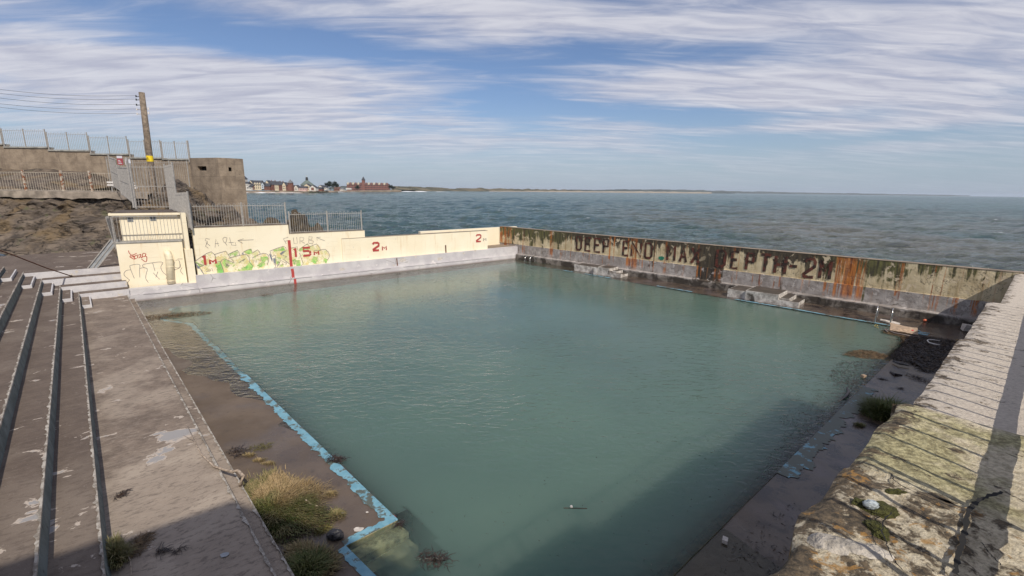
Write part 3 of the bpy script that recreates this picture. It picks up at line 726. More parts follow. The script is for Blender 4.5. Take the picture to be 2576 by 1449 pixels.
# ================================================================ left terraces
zk = lambda k: .38+.32*k
qk = lambda k: -.31-.63*k
NT_ = 9
tr = root('seating_terrace', (0, 0, 0), 'brown concrete seating steps with grey painted risers down the left side', 'terrace')
def tread(q0, q1, w0, w1, z, nm='tread', seed=0, mt=None):
    nu = max(2, int((q1-q0)/.12)); nv = max(2, int((w1-w0)/.25))
    return grid_mesh(nm, mt or TERR, nu, nv, lambda a, b_: (lambda p: (p.x, p.y, z+.012*noise.noise(Vector((p.x, p.y, 0))*1.3+Vector((seed, 0, 0)))))(TQ(q0+(q1-q0)*a, w0+(w1-w0)*b_)), tr)
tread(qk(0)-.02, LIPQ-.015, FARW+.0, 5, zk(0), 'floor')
def raggedge(mb, q, w0, w1, zt, zb_, lean=0, wid=.05, seed=0, tw=.05):
    # vertical face at q leaning back, plus chipped top strip
    n_ = int((w1-w0)/.08); pv = None
    for j in range(n_+1):
        w = w0+(w1-w0)*j/n_; e = .022*noise.noise(Vector((w*4, seed, 0)))+.018*noise.noise(Vector((w*14, seed, 2)))
        P = [TQ(q, w, zb_), TQ(q-lean+min(0, e), w, zt+.25*min(0, e)-.004)]
        if pv: mb.add([pv[0], P[0], P[1], pv[1]], [(0, 1, 2, 3)])
        pv = P
    return mb
def topstrip(mb, q, w0, w1, z, wid, seed):
    n_ = int((w1-w0)/.07); pv = None
    for j in range(n_+1):
        w = w0+(w1-w0)*j/n_; e = wid*(.55+.7*noise.noise(Vector((w*3.1, seed, 0)))+.9*noise.noise(Vector((w*11, seed, 2))))
        e = max(.008, e); P = [TQ(q+.004, w, z+.016), TQ(q-e, w, z+.016), TQ(q+.006, w, z-.03)]
        if pv: mb.add([pv[2], P[2], P[0], pv[0]], [(0, 1, 2, 3)]); mb.add([pv[0], P[0], P[1], pv[1]], [(0, 1, 2, 3)])
        pv = P
raggedge(MB(), LIPQ, FARW, 5, zk(0), .17, 0, seed=1).build('lip', LIP, tr)
ts = MB(); topstrip(ts, LIPQ, FARW, 5, zk(0), .06, 11); ts.build('lip_edge', LIP, tr)
# trench ledge
tread(LIPQ-.02, TRQ-.01, FARW+.2, 5, .20, 'gutter', 5)
raggedge(MB(), TRQ, FARW+.2, 5, .20, -.1, 0, seed=2).build('gutter_face', LIP, tr)
ts = MB(); topstrip(ts, TRQ, FARW+.2, 5, .20, .05, 12); ts.build('gutter_edge', LIP, tr)
for k in range(NT_):
    fw = FARW - .58*k*0
    wk = FARW-.7*min(k+1, 4)+.02
    raggedge(MB(), qk(k), wk, 5, zk(k+1), zk(k)-.02, .05, seed=20+k).build('riser', RISER, tr)
    ts = MB(); topstrip(ts, qk(k)-.05, wk, 5, zk(k+1), .055, 30+k); ts.build('riser_edge', LIP, tr)
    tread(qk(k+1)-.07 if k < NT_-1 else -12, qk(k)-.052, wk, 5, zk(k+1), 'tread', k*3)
# far return of the terraces: pale risers running towards the cream building
def WLq(w):  # a wall frame across the terraces at w
    return w
fb = (g(*z8(330, 1010), 0))
RET = Frame(TQ(-14, FARW), TQ(LIPQ+.3, FARW), tuple(-d1v))
qe = [1.9, 1.62, 1.5, 1.36]
for k in range(4):
    b0 = .7*k
    x0 = (qk(k)-.02+14) ; x1 = 14+1.55
    rm = MB(); rm.box(RET, x0-.04, x1, b0, b0+.72, zk(k)-.1, zk(k+1)); rm.build('return_riser', WHIT, tr)
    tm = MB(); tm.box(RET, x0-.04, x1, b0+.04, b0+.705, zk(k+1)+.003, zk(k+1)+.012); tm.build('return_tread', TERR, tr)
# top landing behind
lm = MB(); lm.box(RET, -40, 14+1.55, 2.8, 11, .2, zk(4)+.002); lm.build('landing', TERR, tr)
# half steps up the terraces beside the return
for k in range(6):
    q0, q1 = qk(k)+.0, qk(k)+.34
    ww = FARW-.7*min(k, 4)
    hb = MB(); hb.hexa([TQ(q0, ww, zk(k)-.02), TQ(q1, ww, zk(k)-.02), TQ(q1, HSW[k], zk(k)-.02), TQ(q0, HSW[k], zk(k)-.02), TQ(q0, ww, zk(k)+.15), TQ(q1, ww, zk(k)+.15), TQ(q1, HSW[k], zk(k)+.15), TQ(q0, HSW[k], zk(k)+.15)])
    o = hb.build('half_step', WHIT, tr)
    hb = MB(); z_ = zk(k)+.155; hb.add([TQ(q0+.01, ww, z_), TQ(q1-.05, ww, z_), TQ(q1-.05, HSW[k]-.04, z_), TQ(q0+.01, HSW[k]-.04, z_)], [(0, 1, 2, 3)]); hb.build('half_step_top', TERR, o)
# ================================================================ walls
def sgrid(fr, a0, a1, b, z0_, z1_, amp, seed, cell=.12, zt=None):
    """rough wall face in a frame"""
    nu = max(2, int((a1-a0)/cell)); nv = max(2, int((z1_-z0_)/cell)); mb = MB()
    vs = []
    for j in range(nv+1):
        for i in range(nu+1):
            a = a0+(a1-a0)*i/nu; z = z0_+(z1_-z0_)*j/nv
            e = amp*noise.noise(Vector((a*1.7, z*1.7, seed)))+amp*.6*noise.noise(Vector((a*6, z*6, seed)))
            vs.append(fr.P(a, b+e, z))
    mb.add(vs, [(j*(nu+1)+i, j*(nu+1)+i+1, (j+1)*(nu+1)+i+1, (j+1)*(nu+1)+i) for j in range(nv) for i in range(nu)])
    return mb
def s1(px, b=0): return W1.sz(px, b)
# --- cream wall side (W1): offsets behind the plinth face
BB, BW, BR = .16, .42, .34
sL = s1(z4(300, 700), BW)[0]; sLM = s1(z4(1425, 400), BW)[0]; sMR = s1(z3(1310, 700), BW)[0]; sR0 = s1(z3(1085, 860), BR)[0]; sR1 = s1(z3(2545, 740), BR)[0]
ST = s1(z4(310, 1000), BB)[0]
print('W1 s', sL, sLM, sMR, sR0, sR1, ST, 'z', s1(z4(1000, 370), BW)[1], s1(z4(1700, 430), BW)[1], s1(z3(1800, 700), BR)[1], s1(z3(2400, 670), BR)[1])
w1 = root('sea_wall', (0, 0, 0), 'cream painted wall with depth marks and green graffiti, stepping down along the far left side', 'wall')
mb = MB(); mb.box(W1, -2.2, W1.L, 0, .5, -.1, .35); mb.build('plinth', LAV, w1)
mb = MB(); mb.box(W1, ST, W1.L, BB, .6, .352, 1.05); mb.build('bench_band', LAV, w1)
mb = MB(); mb.box(W1, -3.0, ST-.003, .10, .6, .353, .64); mb.build('base_ledge', LAV, w1)
mb = MB(); mb.box(W1, sL, sLM, BW, BW+.38, .6, 3.70); mb.box(W1, sLM+.001, sMR, BW, BW+.38, .6, 3.12); mb.build('wall', CREAM, w1)
mb = MB(); mb.box(W1, sR0, sR1, BR, BR+.42, 1.052, 2.62); mb.build('wall', CREAM, w1)
mb = MB(); mb.box(W1, sL, sLM, BW-.012, BW+.395, 3.702, 3.72); mb.box(W1, sLM, sMR, BW-.012, BW+.395, 3.122, 3.14); mb.box(W1, sR0, sR1, BR-.012, BR+.43, 2.622, 2.645); mb.build('coping', CONC, w1)
# recessed corner platform
mb = MB(); mb.box(W1, sR1+.003, W1.L-.01, .602, 2.6, .3, 1.045); mb.build('corner_platform', CONC, w1)
mb = MB(); mb.box(W1, sR1-5.2, W1.L+1.9, 2.5, 2.85, -1, 2.62); mb.build('back_wall', CREAM, w1)
# pillar between the building and the wall
sp0, sp1 = s1(z4(205, 900), BW-.1)[0], s1(z4(298, 900), BW-.1)[0]
print('pillar', sp0, sp1, sL)
mb = MB(); mb.box(W1, sp0, sp1, BW-.14, BW+.55, .642, 2.55); mb.box(W1, sp0+.05, sp1-.1, BW-.10, BW+.5, 2.552, 4.55); mb.build('pillar', CREAM, w1)
# crack and chips along the plinth top
ck = MB()
for (a0, a1, seed) in ((.3, 9.0, 1), (9.6, 14.5, 2), (15.5, 23.5, 3)):
    pts = []; a = a0
    while a < a1: pts.append(W1.P(a, -.004, .31+.035*noise.noise(Vector((a*1.5, seed, 0)))+.02*noise.noise(Vector((a*7, seed, 0))))); a += .08
    ck.ribbon(pts, .018, Vector((*W1.v, 0)))
ck.build('crack', BLACKH, w1)

# --- painted marks on a wall frame
def stroke(fr, b, name, mt, lines, w, parent, close=False, dy=0):
    mb = MB()
    for i, ln_ in enumerate(lines):
        P_ = [fr.P(s_, b-.004-.0006*(i % 4)-dy, z_) for s_, z_ in ln_]
        # densify with slight wobble
        mb.ribbon(P_, w, Vector((*fr.v, 0)))
    return mb.build(name, mt, parent)
def fillp(fr, b, name, mt, polys, parent, dy=0):
    mb = MB()
    for i, pl in enumerate(polys): mb.add([fr.P(s_, b-.003-dy-.0005*i, z_) for s_, z_ in pl], [list(range(len(pl)))])
    return mb.build(name, mt, parent)
def smooth_(pts, n=4):     # Catmull-Rom
    out = []; P = [Vector(p) for p in pts]
    for i in range(len(P)-1):
        a = P[max(i-1, 0)]; b_ = P[i]; c = P[i+1]; d = P[min(i+2, len(P)-1)]
        for k in range(n):
            t = k/n; out.append(tuple(.5*((2*b_)+(c-a)*t+(2*a-5*b_+4*c-d)*t*t+(3*b_-a-3*c+d)*t*t*t)))
    out.append(tuple(P[-1])); return out
GL = {  # block letters on a unit box (x right, y up), stroke centre lines
 'D': [[(0, 0), (0, 1), (.75, 1), (1, .85), (1, .15), (.75, 0), (0, 0)]], 'E': [[(1, 1), (0, 1), (0, 0), (1, 0)], [(0, .52), (.8, .52)]],
 'P': [[(0, 0), (0, 1), (1, 1), (1, .5), (0, .5)]], 'N': [[(0, 0), (0, 1), (1, 0), (1, 1)]], 'M': [[(0, 0), (0, 1), (.5, .4), (1, 1), (1, 0)]],
 'A': [[(0, 0), (.5, 1), (1, 0)], [(.22, .35), (.78, .35)]], 'X': [[(0, 0), (1, 1)], [(0, 1), (1, 0)]], 'T': [[(.5, 0), (.5, 1)], [(0, 1), (1, 1)]],
 'H': [[(0, 0), (0, 1)], [(1, 0), (1, 1)], [(0, .5), (1, .5)]], '-': [[(0, .5), (1, .5)]], '2': [[(0, .82), (.15, 1), (.85, 1), (1, .85), (1, .6), (0, .12), (0, 0), (1, 0)]],
 '1': [[(.0, .8), (.5, 1), (.5, 0)]], '5': [[(1, 1), (.08, 1), (.08, .58), (.8, .58), (1, .45), (1, .12), (.85, 0), (0, 0)]], 'm': [[(0, 0), (0, 1), (.5, .5), (1, 1), (1, 0)]]}
def letter(fr, b, ch, c0, c1, w, mt, parent, name='painted_letter', zz=None):
    (sa, za), (sb, zb_) = fr.sz(c0, b), fr.sz(c1, b)      # c0 = lower left, c1 = upper right in the photo
    if zz: za, zb_ = zz
    lines = [[(sa+(sb-sa)*x, za+(zb_-za)*y) for x, y in l] for l in GL[ch]]
    return stroke(fr, b, name, mt, lines, w, parent, dy=.011)
for ch, c0, c1, w in (('1', (398, 820), (428, 700), .13), ('m', (478, 805), (542, 752), .12), ('1', (1492, 722), (1525, 612), .13), ('5', (1600, 705), (1680, 605), .14), ('m', (1735, 695), (1785, 652), .1)):
    o = letter(W1, BW, ch, z4(*c0), z4(*c1), w, RED, w1, 'depth_mark')
for ch, c0, c1, w in (('2', (1392, 858), (1448, 778), .15), ('m', (1487, 855), (1524, 815), .09), ('2', (2430, 768), (2476, 698), .13), ('m', (2503, 762), (2528, 732), .05)):
    letter(W1, BR, ch, z3(*c0), z3(*c1), w, RED if c0[0] != 2503 else INKD, w1, 'depth_mark')
# red line running down wall, band and plinth
L4 = lambda pts, b: [W1.sz(z4(*p), b) for p in pts]
stroke(W1, BW, 'red_line', RED, [L4([(1428, 517), (1436, 600), (1448, 740), (1458, 842)], BW)], .17, w1, dy=.011)
stroke(W1, BB, 'red_line', RED, [L4([(1466, 862), (1474, 900), (1480, 965), (1486, 990)], BB)], .17, w1, dy=.002)
stroke(W1, 0, 'red_line', RED, [L4([(1500, 985), (1506, 1045)], 0)], .15, w1, dy=.002)
# big graffiti piece
gr = lambda pts: [W1.sz(z4(*p), BW) for p in pts]
fillp(W1, BW, 'graffiti_fill', SPY, [gr([(400, 940), (330, 800), (385, 715), (490, 660), (545, 725), (670, 648), (705, 730), (800, 712), (900, 690), (940, 760), (1000, 830), (980, 880), (640, 915)]),
  gr([(880, 655), (970, 622), (985, 672), (1050, 632), (1080, 682), (1150, 682), (1183, 735), (1170, 800), (1120, 860), (1000, 850), (950, 740)]),
  gr([(1195, 650), (1360, 590), (1390, 640), (1450, 610), (1530, 600), (1560, 820), (1280, 850), (1250, 700)]), gr([(1545, 620), (1650, 560), (1700, 590), (1780, 570), (1810, 640), (1880, 640), (1915, 700), (1870, 790), (1600, 825)])], w1)
fillp(W1, BW, 'graffiti_green', SPG, [gr([(292, 768), (385, 705), (400, 820), (345, 835)]), gr([(688, 690), (805, 638), (828, 700), (730, 715)]), gr([(540, 810), (600, 775), (640, 910), (565, 920)]),
  gr([(620, 790), (650, 745), (770, 790), (790, 880), (660, 850)]), gr([(880, 658), (968, 625), (985, 672), (1010, 660), (940, 690)]), gr([(1085, 720), (1170, 715), (1180, 790), (1060, 860), (1030, 830), (1100, 780)]), gr([(830, 830), (900, 840), (960, 780), (1000, 830), (980, 875), (800, 890)]),
  gr([(1205, 650), (1355, 597), (1385, 640), (1290, 650)]), gr([(1265, 720), (1330, 730), (1320, 800), (1400, 820), (1290, 848)]), gr([(1545, 640), (1650, 565), (1665, 620), (1590, 700)]), gr([(1470, 760), (1560, 700), (1570, 825), (1490, 830)]), gr([(1690, 790), (1730, 700), (1790, 740), (1760, 800)]), gr([(1810, 780), (1880, 720), (1900, 730), (1880, 795)]), gr([(1000, 712), (1030, 710), (1020, 740)])], w1, dy=.0025)
fillp(W1, BW, 'graffiti_shadow', SPB, [gr([(298, 802), (320, 812), (345, 838), (415, 935), (395, 935), (350, 860), (325, 860)]), gr([(1185, 680), (1200, 672), (1240, 770), (1222, 778)]), gr([(1238, 735), (1262, 735), (1268, 855), (1246, 858)]), gr([(1318, 680), (1350, 652), (1380, 645), (1335, 700)]), gr([(858, 672), (880, 660), (880, 690), (862, 690)])], w1, dy=.0045)
OUT = [[(298, 770), (385, 708), (490, 657), (548, 722)], [(525, 692), (668, 648), (690, 690), (806, 636), (830, 700)], [(345, 838), (400, 822), (300, 790), (298, 770)], [(540, 720), (545, 790), (598, 775), (645, 912)], [(600, 780), (650, 742), (770, 792), (720, 730), (695, 690)], [(700, 735), (780, 712), (900, 690), (945, 720), (955, 790), (1000, 828)],
  [(880, 656), (970, 622), (985, 672), (1050, 632), (1082, 685)], [(985, 735), (1020, 710), (1120, 675), (1180, 700), (1183, 760), (1165, 820)], [(1195, 650), (1360, 590), (1395, 640), (1340, 690), (1400, 715)], [(1200, 655), (1225, 715), (1265, 700), (1265, 850)], [(1450, 612), (1530, 597), (1535, 640)], [(1400, 715), (1360, 745), (1460, 825)], [(1545, 640), (1650, 560), (1675, 600), (1760, 562), (1812, 640), (1730, 640)],
  [(1555, 670), (1600, 800), (1570, 830)], [(1790, 640), (1870, 628), (1920, 700), (1890, 760), (1875, 795)], [(820, 790), (900, 740), (870, 770)], [(1280, 850), (1330, 760), (1400, 800)]]
stroke(W1, BW, 'graffiti_outline', INK, [smooth_(gr(l), 2) if len(l) > 3 else gr(l) for l in OUT], .028, w1, dy=.006)
TXT = [[(470, 505), (425, 495), (415, 520), (445, 535), (420, 590), (455, 615)], [(425, 545), (475, 585)], [(535, 605), (545, 500), (580, 590)], [(535, 560), (580, 555)], [(650, 480), (628, 500), (640, 540), (670, 540), (680, 490), (650, 480)], [(650, 540), (680, 580)], [(710, 485), (735, 575), (790, 580), (775, 540)], [(700, 545), (760, 545)], [(880, 500), (810, 520), (1000, 512)], [(810, 522), (870, 555)],
  [(1420, 480), (1360, 500), (1395, 560)], [(1375, 530), (1420, 520)], [(1480, 485), (1490, 560), (1530, 555), (1520, 480)], [(1560, 560), (1560, 480), (1610, 490), (1600, 520), (1565, 525), (1620, 555)], [(1665, 555), (1670, 470), (1710, 480), (1700, 510), (1670, 512), (1725, 530), (1715, 560), (1670, 555)], [(1860, 525), (1760, 485), (1770, 520)], [(1760, 485), (1810, 480)],
  [(430, 870), (450, 860), (455, 880), (425, 900), (460, 895)], [(470, 865), (485, 880), (470, 895), (465, 875)], [(495, 855), (510, 895)], [(655, 795), (705, 840)], [(700, 795), (660, 840)], [(645, 818), (715, 818)], [(680, 785), (680, 850)], [(990, 750), (1000, 790), (1010, 755), (1020, 790), (1030, 755), (1040, 790)], [(1060, 745), (1080, 770), (1090, 735)],
  [(1290, 790), (1310, 780), (1310, 800), (1285, 820), (1330, 815)], [(1345, 790), (1360, 810), (1340, 815)], [(1380, 780), (1400, 780), (1390, 820)], [(1480, 760), (1500, 800), (1510, 760)], [(1520, 780), (1550, 770), (1540, 800), (1520, 790)]]
stroke(W1, BW, 'marker_writing', INK, [gr(l) for l in TXT], .022, w1, dy=.008)
mb = MB()
for (x_, y_, h_) in ((1000, 1000, 24),): pass
# rust runs and pale scars on the band
stroke(W1, BB, 'rust_stain', RUST, [[W1.sz(z3(1630, 935), BB), W1.sz(z3(1638, 1010), BB)]], .09, w1, dy=.001)
stroke(W1, BR, 'rust_stain', RUST, [[W1.sz(z3(2122, 802), BR), W1.sz(z3(2126, 885), BR)]], .12, w1, dy=.001)
def blob_poly(cx, cy, rx, ry, seed, n=22):
    return [(cx+rx*math.cos(6.2832*i/n)*(1+.35*noise.noise(Vector((math.cos(6.28*i/n)*1.6, math.sin(6.28*i/n)*1.6, seed)))), cy+ry*math.sin(6.2832*i/n)*(1+.45*noise.noise(Vector((math.cos(6.28*i/n)*1.6, math.sin(6.28*i/n)*1.6, seed+9))))) for i in range(n)]
sc_ = []
for i, (x_, y_, r_) in enumerate(((1695, 955, .28), (1820, 920, .12), (2065, 940, .25), (1600, 1005, .1), (1080, 1045, .18), (2305, 885, .14), (2420, 860, .12), (520, 1075, .05))):
    s_, z_ = W1.sz(z3(x_, y_), BB); sc_.append(blob_poly(s_, z_, r_, r_*.55, i))
fillp(W1, BB, 'paint_scar', PALE, sc_, w1, dy=.001)

# --- deep end wall (W2)
w2 = root('deep_end_wall', (0, 0, 0), 'long mouldy rust streaked wall lettered DEEP END MAX DEPTH 2M at the far right side', 'wall')
mb = sgrid(W2, -2.45, W2.L+.2, 0.0, 1.25, 2.70, .012, 1, .14); mb.build('wall_face', DEEP, w2, True)
mb = MB(); mb.box(W2, -2.45, W2.L+.9, .03, .42, -2.5, 2.70); mb.build('wall', DEEP, w2)
mb = sgrid(W2, 0, W2.L+.2, -.05, .40, 1.25, .02, 2, .14); mb.add([W2.P(0, -.05, 1.25), W2.P(W2.L+.2, -.05, 1.25), W2.P(W2.L+.2, .01, 1.262), W2.P(0, .01, 1.262)], [(0, 1, 2, 3)]); mb.build('lower_face', DEEP, w2, True)
mb = MB(); nn2 = 160
for i in range(nn2):
    a0, a1 = W2.L*i/nn2, W2.L*(i+1)/nn2; e0, e1_ = [-.42+.03*noise.noise(Vector((a*1.3, 0, 7)))+.03*noise.noise(Vector((a*6, 0, 7))) for a in (a0, a1)]
    mb.add([W2.P(a0, e0, -.1), W2.P(a1, e1_, -.1), W2.P(a1, e1_+.03, .42), W2.P(a0, e0+.03, .42), W2.P(a1, -.04, .46), W2.P(a0, -.04, .46)], [(0, 1, 2, 3), (3, 2, 4, 5)])
mb.build('foot_ledge', DEEP, w2)
mb = MB(); mb.box(W2, -2.47, W2.L+.9, -.015, .44, 2.702, 2.725); mb.build('coping', CONC, w2)
LET = [('D', z5, (1192, 290), (1240, 178)), ('E', z5, (1275, 300), (1330, 178)), ('E', z5, (1365, 305), (1425, 185)), ('P', z5, (1450, 318), (1500, 190)),
       ('E', z5, (1640, 345), (1700, 215)), ('N', z5, (1722, 352), (1822, 222)), ('D', z5, (1852, 362), (1925, 230)), ('M', z5, (2066, 392), (2148, 245)), ('A', z5, (2188, 402), (2262, 258)), ('X', z5, (2300, 412), (2390, 268)),
       ('D', z6, (358, 222), (430, 98)), ('E', z6, (466, 232), (525, 122)), ('P', z6, (572, 242), (632, 130)), ('T', z6, (668, 256), (755, 145)), ('H', z6, (778, 262), (865, 160)), ('-', z6, (885, 232), (945, 200)), ('2', z6, (985, 292), (1075, 178)), ('M', z6, (1100, 312), (1190, 195))]
for ch, zz_, c0, c1 in LET:
    o = letter(W2, 0, ch, zz_(*c0), zz_(*c1), .175, LETT, w2, 'painted_letter', (1.42, 2.44))
    o.location = Vector((-W2.v.x*.014, -W2.v.y*.014, 0)) - WLOC['deep_end_wall']
s_, z_ = W2.sz(z5(2010, 380), 0); fillp(W2, -.014, 'spray_mark', GREENP, [blob_poly(s_, z_, .22, .13, 3)], w2)

# --- near right wall (W3)
w3 = root('right_wall', (0, 0, 0), 'lichen covered wall stepping up towards the viewer, striped with railing shadows', 'wall')
def w3seg(s0_, s1_, zt, b0, b1, rough, mt, cell=.12, seed=0, name='wall_top'):
    nu = max(2, int((s1_-s0_)/cell)); nv = max(2, int((b1-b0)/cell))
    def top(a, b_):
        s_ = s0_+(s1_-s0_)*a; bb = b0+(b1-b0)*b_
        er = rough*.5*noise.noise(Vector((s_*1.1, bb*1.1, seed)))+rough*.25*noise.noise(Vector((s_*4.5, bb*4.5, seed)))+rough*.28*noise.noise(Vector((s_*16, bb*16, seed)))
        edge = max(0, 1-(bb-b0)/(.04+rough*.5)); z_ = zt+er - edge*edge*(.02+rough*.35)
        off = rough*1.3*noise.noise(Vector((s_*2.2, 3, seed)))*edge
        return W3.P(s_, bb+off, z_)
    o = grid_mesh(name, mt, nu, nv, top, w3)
    mb = MB(); nu2 = nu; nz = max(3, int(zt/.3)); vs = []
    for j in range(nz+1):
        for i in range(nu2+1):
            p = top(i/nu2, 0); z_ = p.z*j/nz - .2*(1-j/nz); k = 1-j/nz
            e = rough*.8*noise.noise(Vector((i*.2, z_*2, seed)))*min(1, k*6)
            vs.append((p.x+W3.v.x*e, p.y+W3.v.y*e, z_))
    mb.add(vs, [(j*(nu2+1)+i, j*(nu2+1)+i+1, (j+1)*(nu2+1)+i+1, (j+1)*(nu2+1)+i) for j in range(nz) for i in range(nu2)])
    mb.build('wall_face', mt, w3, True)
    return o
BK = .95
ZN = 4.35
SEGS = [(0, 16.35, 2.66, .006), (16.35, 21.2, 3.82, .014), (21.2, 25.45, 4.03, .016), (25.45, 26.85, ZN, .035), (26.85, 34, ZN, .075)]
for i, (a, b_, zt, ro) in enumerate(SEGS):
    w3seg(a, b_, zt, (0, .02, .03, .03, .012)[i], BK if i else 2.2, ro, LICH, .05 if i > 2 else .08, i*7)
    if i and i < 4: mb = sgrid(W3, 0, 0, 0, 0, 1, 0, 0) if 0 else MB(); mb.add([W3.P(a, .0, SEGS[i-1][2]-.1), W3.P(a, BK+1.0, SEGS[i-1][2]-.1), W3.P(a, BK+1.0, zt-.01), W3.P(a, .0, zt-.03)], [(0, 1, 2, 3)]); mb.build('step_face', LICH, w3)
# walkway behind the wall
mb = MB()
for i, (a, b_, zt, ro) in enumerate(SEGS):
    if i: mb.box(W3, a, b_, BK, BK+3.2, -2, zt-.02)
mb.box(W3, 6.5, 16.34, 2.2, 4.5, -2, 3.1); mb.build('walkway', WALKM, w3)
mb = MB(); mb.box(W3, 12.2, 16.34, .75, 2.2, 2.5, 3.12); mb.build('step_block', LICH, w3)
# ================================================================ changing block beside the wall
bs0 = W1.sz(z8(330, 1010), BW)[0]; 
bL = g(*z8(368, 1350), .64); bR = g(*z8(1470, 1265), .64)
BF = Frame(bL, bR, tuple(W1.v)); BLn = BF.L
print('building', bL, bR, BLn, 'z', BF.sz(z8(305, 570), 0), BF.sz(z8(1400, 515), 0), BF.sz(z8(110, 90), 0), BF.sz(z8(1350, 65), 0), BF.sz(z8(110, 130), 0))
hb_ = root('changing_hut', (0, 0, 0), 'cream flat roofed block with a barred balcony and red tag beside the sea wall', 'building')
mb = MB(); mb.box(BF, 0, BLn-.02, 0, 3.4, .36, 2.98); mb.build('lower_wall', CREAM, hb_)
mb = MB(); mb.box(BF, -.03, BLn-.02, -.03, 1.3, 2.982, 3.03); mb.build('balcony_floor', CONCG, hb_)
RB = 1.15
zr0 = BF.sz(z8(110, 132), RB-.25)[1]
o_uw = MB().box(BF, .14, BLn-.02, RB, 3.4, 3.032, zr0-.002).build('upper_wall', CREAM, hb_)
zr0, zr1 = BF.sz(z8(110, 132), RB-.25)[1], BF.sz(z8(110, 92), RB-.25)[1]
mb = MB(); mb.box(BF, BF.sz(z8(110, 90), RB-.25)[0], BLn+.15, RB-.25, 4.6, zr0, zr1); o_rf = mb.build('roof_slab', CREAM, hb_)
mb = MB(); mb.box(BF, -.15, BLn+.13, RB-.23, 4.58, zr1+.002, zr1+.03); mb.build('roof_felt', FELT, o_rf)
for px in ((490, 195), (877, 178)):
    s_, z_ = BF.sz(z8(*px), RB); v = MB(); v.box(BF, s_-.13, s_+.13, RB-.03, RB-.004, z_-.12, z_+.12); ov = v.build('vent', WOODG, o_uw)
    v = MB()
    for q in range(4): v.box(BF, s_-.10, s_+.10, RB-.036, RB-.031, z_-.09+q*.05, z_-.07+q*.05)
    v.build('louvre', BLACKH, ov)
# drain pipe
pp_ = [BF.sz(z8(1110, 640), -.12), BF.sz(z8(1140, 780), -.12), BF.sz(z8(1185, 1290), -.12)]
mb = MB(); mb.tube([BF.P(pp_[0][0]-.02, .05, 2.42), BF.P(pp_[0][0]-.01, -.10, 2.40), BF.P(pp_[0][0], -.17, 2.28), BF.P(pp_[1][0], -.17, 2.0), BF.P(pp_[2][0], -.17, .68)], [.15, .17, .175, .175, .175], 14); pipe = mb.build('drain_pipe', PIPEM, hb_, True)
for z_ in (2.05, 1.62, .85): mb = MB(); s_ = pp_[1][0]+(pp_[2][0]-pp_[1][0])*(2.0-z_)/1.32; mb.tube([BF.P(s_, -.17, z_-.02), BF.P(s_, -.17, z_+.02)], .19, 14); mb.build('pipe_collar', PIPEM, pipe, True)
tg = lambda pts: [BF.sz(z8(*p), 0) for p in pts]
stroke(BF, 0, 'red_tag', REDI, [smooth_(tg(l), 3) for l in [[(462, 722), (475, 765), (520, 800), (600, 770)], [(515, 800), (485, 830), (570, 872), (530, 800)], [(490, 835), (560, 820), (600, 800)], [(610, 800), (570, 815), (560, 850), (600, 860)], [(625, 790), (612, 850)], [(640, 800), (670, 785), (660, 825), (635, 850)], [(660, 825), (690, 850)], [(690, 850), (705, 775), (755, 780), (740, 820), (700, 825)], [(720, 825), (770, 825), (760, 915), (680, 865)]]], .035, hb_)
stroke(BF, 0, 'black_tag', INK, [smooth_(tg(l), 3) for l in [[(480, 1222), (395, 1150), (390, 1100), (430, 1060), (500, 1050)], [(560, 1195), (485, 1000), (520, 970), (600, 955), (655, 970), (648, 1060), (655, 1180)], [(655, 1030), (700, 1015), (780, 1030), (760, 1130), (755, 1200), (800, 1265)], [(780, 1030), (710, 1000), (715, 960), (870, 930), (1000, 915), (1045, 935), (1010, 1000), (1040, 1080), (1110, 1150), (1100, 1200)], [(872, 935), (912, 1070)], [(880, 1100), (990, 1210)], [(960, 1080), (925, 1180)], [(480, 1225), (430, 1290), (470, 1320)], [(1245, 920), (1240, 1000), (1330, 1010), (1320, 890), (1260, 890)], [(1215, 1055), (1290, 1035), (1345, 995), (1320, 900)], [(1295, 865), (1380, 865)], [(1370, 1010), (1345, 1070), (1390, 1130)]]], .022, hb_)
# balcony bars
def bars(mb, fr, a0, a1, b0, z_0, z_1, step, r=.007, lean=0):
    n_ = max(1, int(round((a1-a0)/step)))
    for i in range(n_+1):
        a = a0+(a1-a0)*i/n_; mb.bar(fr.P(a, b0, z_0), fr.P(a, b0+lean, z_1), r*2)
bf = root('balcony_grille', BF.P(BLn/2, .05, 3.03), 'full height steel bars closing the balcony of the cream block', 'railing')
mb = MB(); bars(mb, BF, .03, BLn-.1, .05, 3.05, 4.38, .155); mb.build('bars', GALV, bf)
for zq in (3.05, 4.39): mb = MB(); mb.bar(BF.P(0, .05, zq), BF.P(BLn-.08, .05, zq), .04); mb.build('rail', GALV, bf)
mb = MB()
for i in range(10): mb.bar(BF.P(-.05-.02*i*0, .1+i*.13, 2.7), BF.P(-.25, .1+i*.13, 4.4), .02)
mb.build('side_bars', GALV, bf)
mb = MB(); mb.bar(BF.P(-.02, .04, 2.75), BF.P(-.02, .04, 4.4), .05); mb.bar(BF.P(-.02, .05, 2.75), BF.P(-.1, 1.3, 2.75), .05); mb.build('corner_post', GALV, bf)
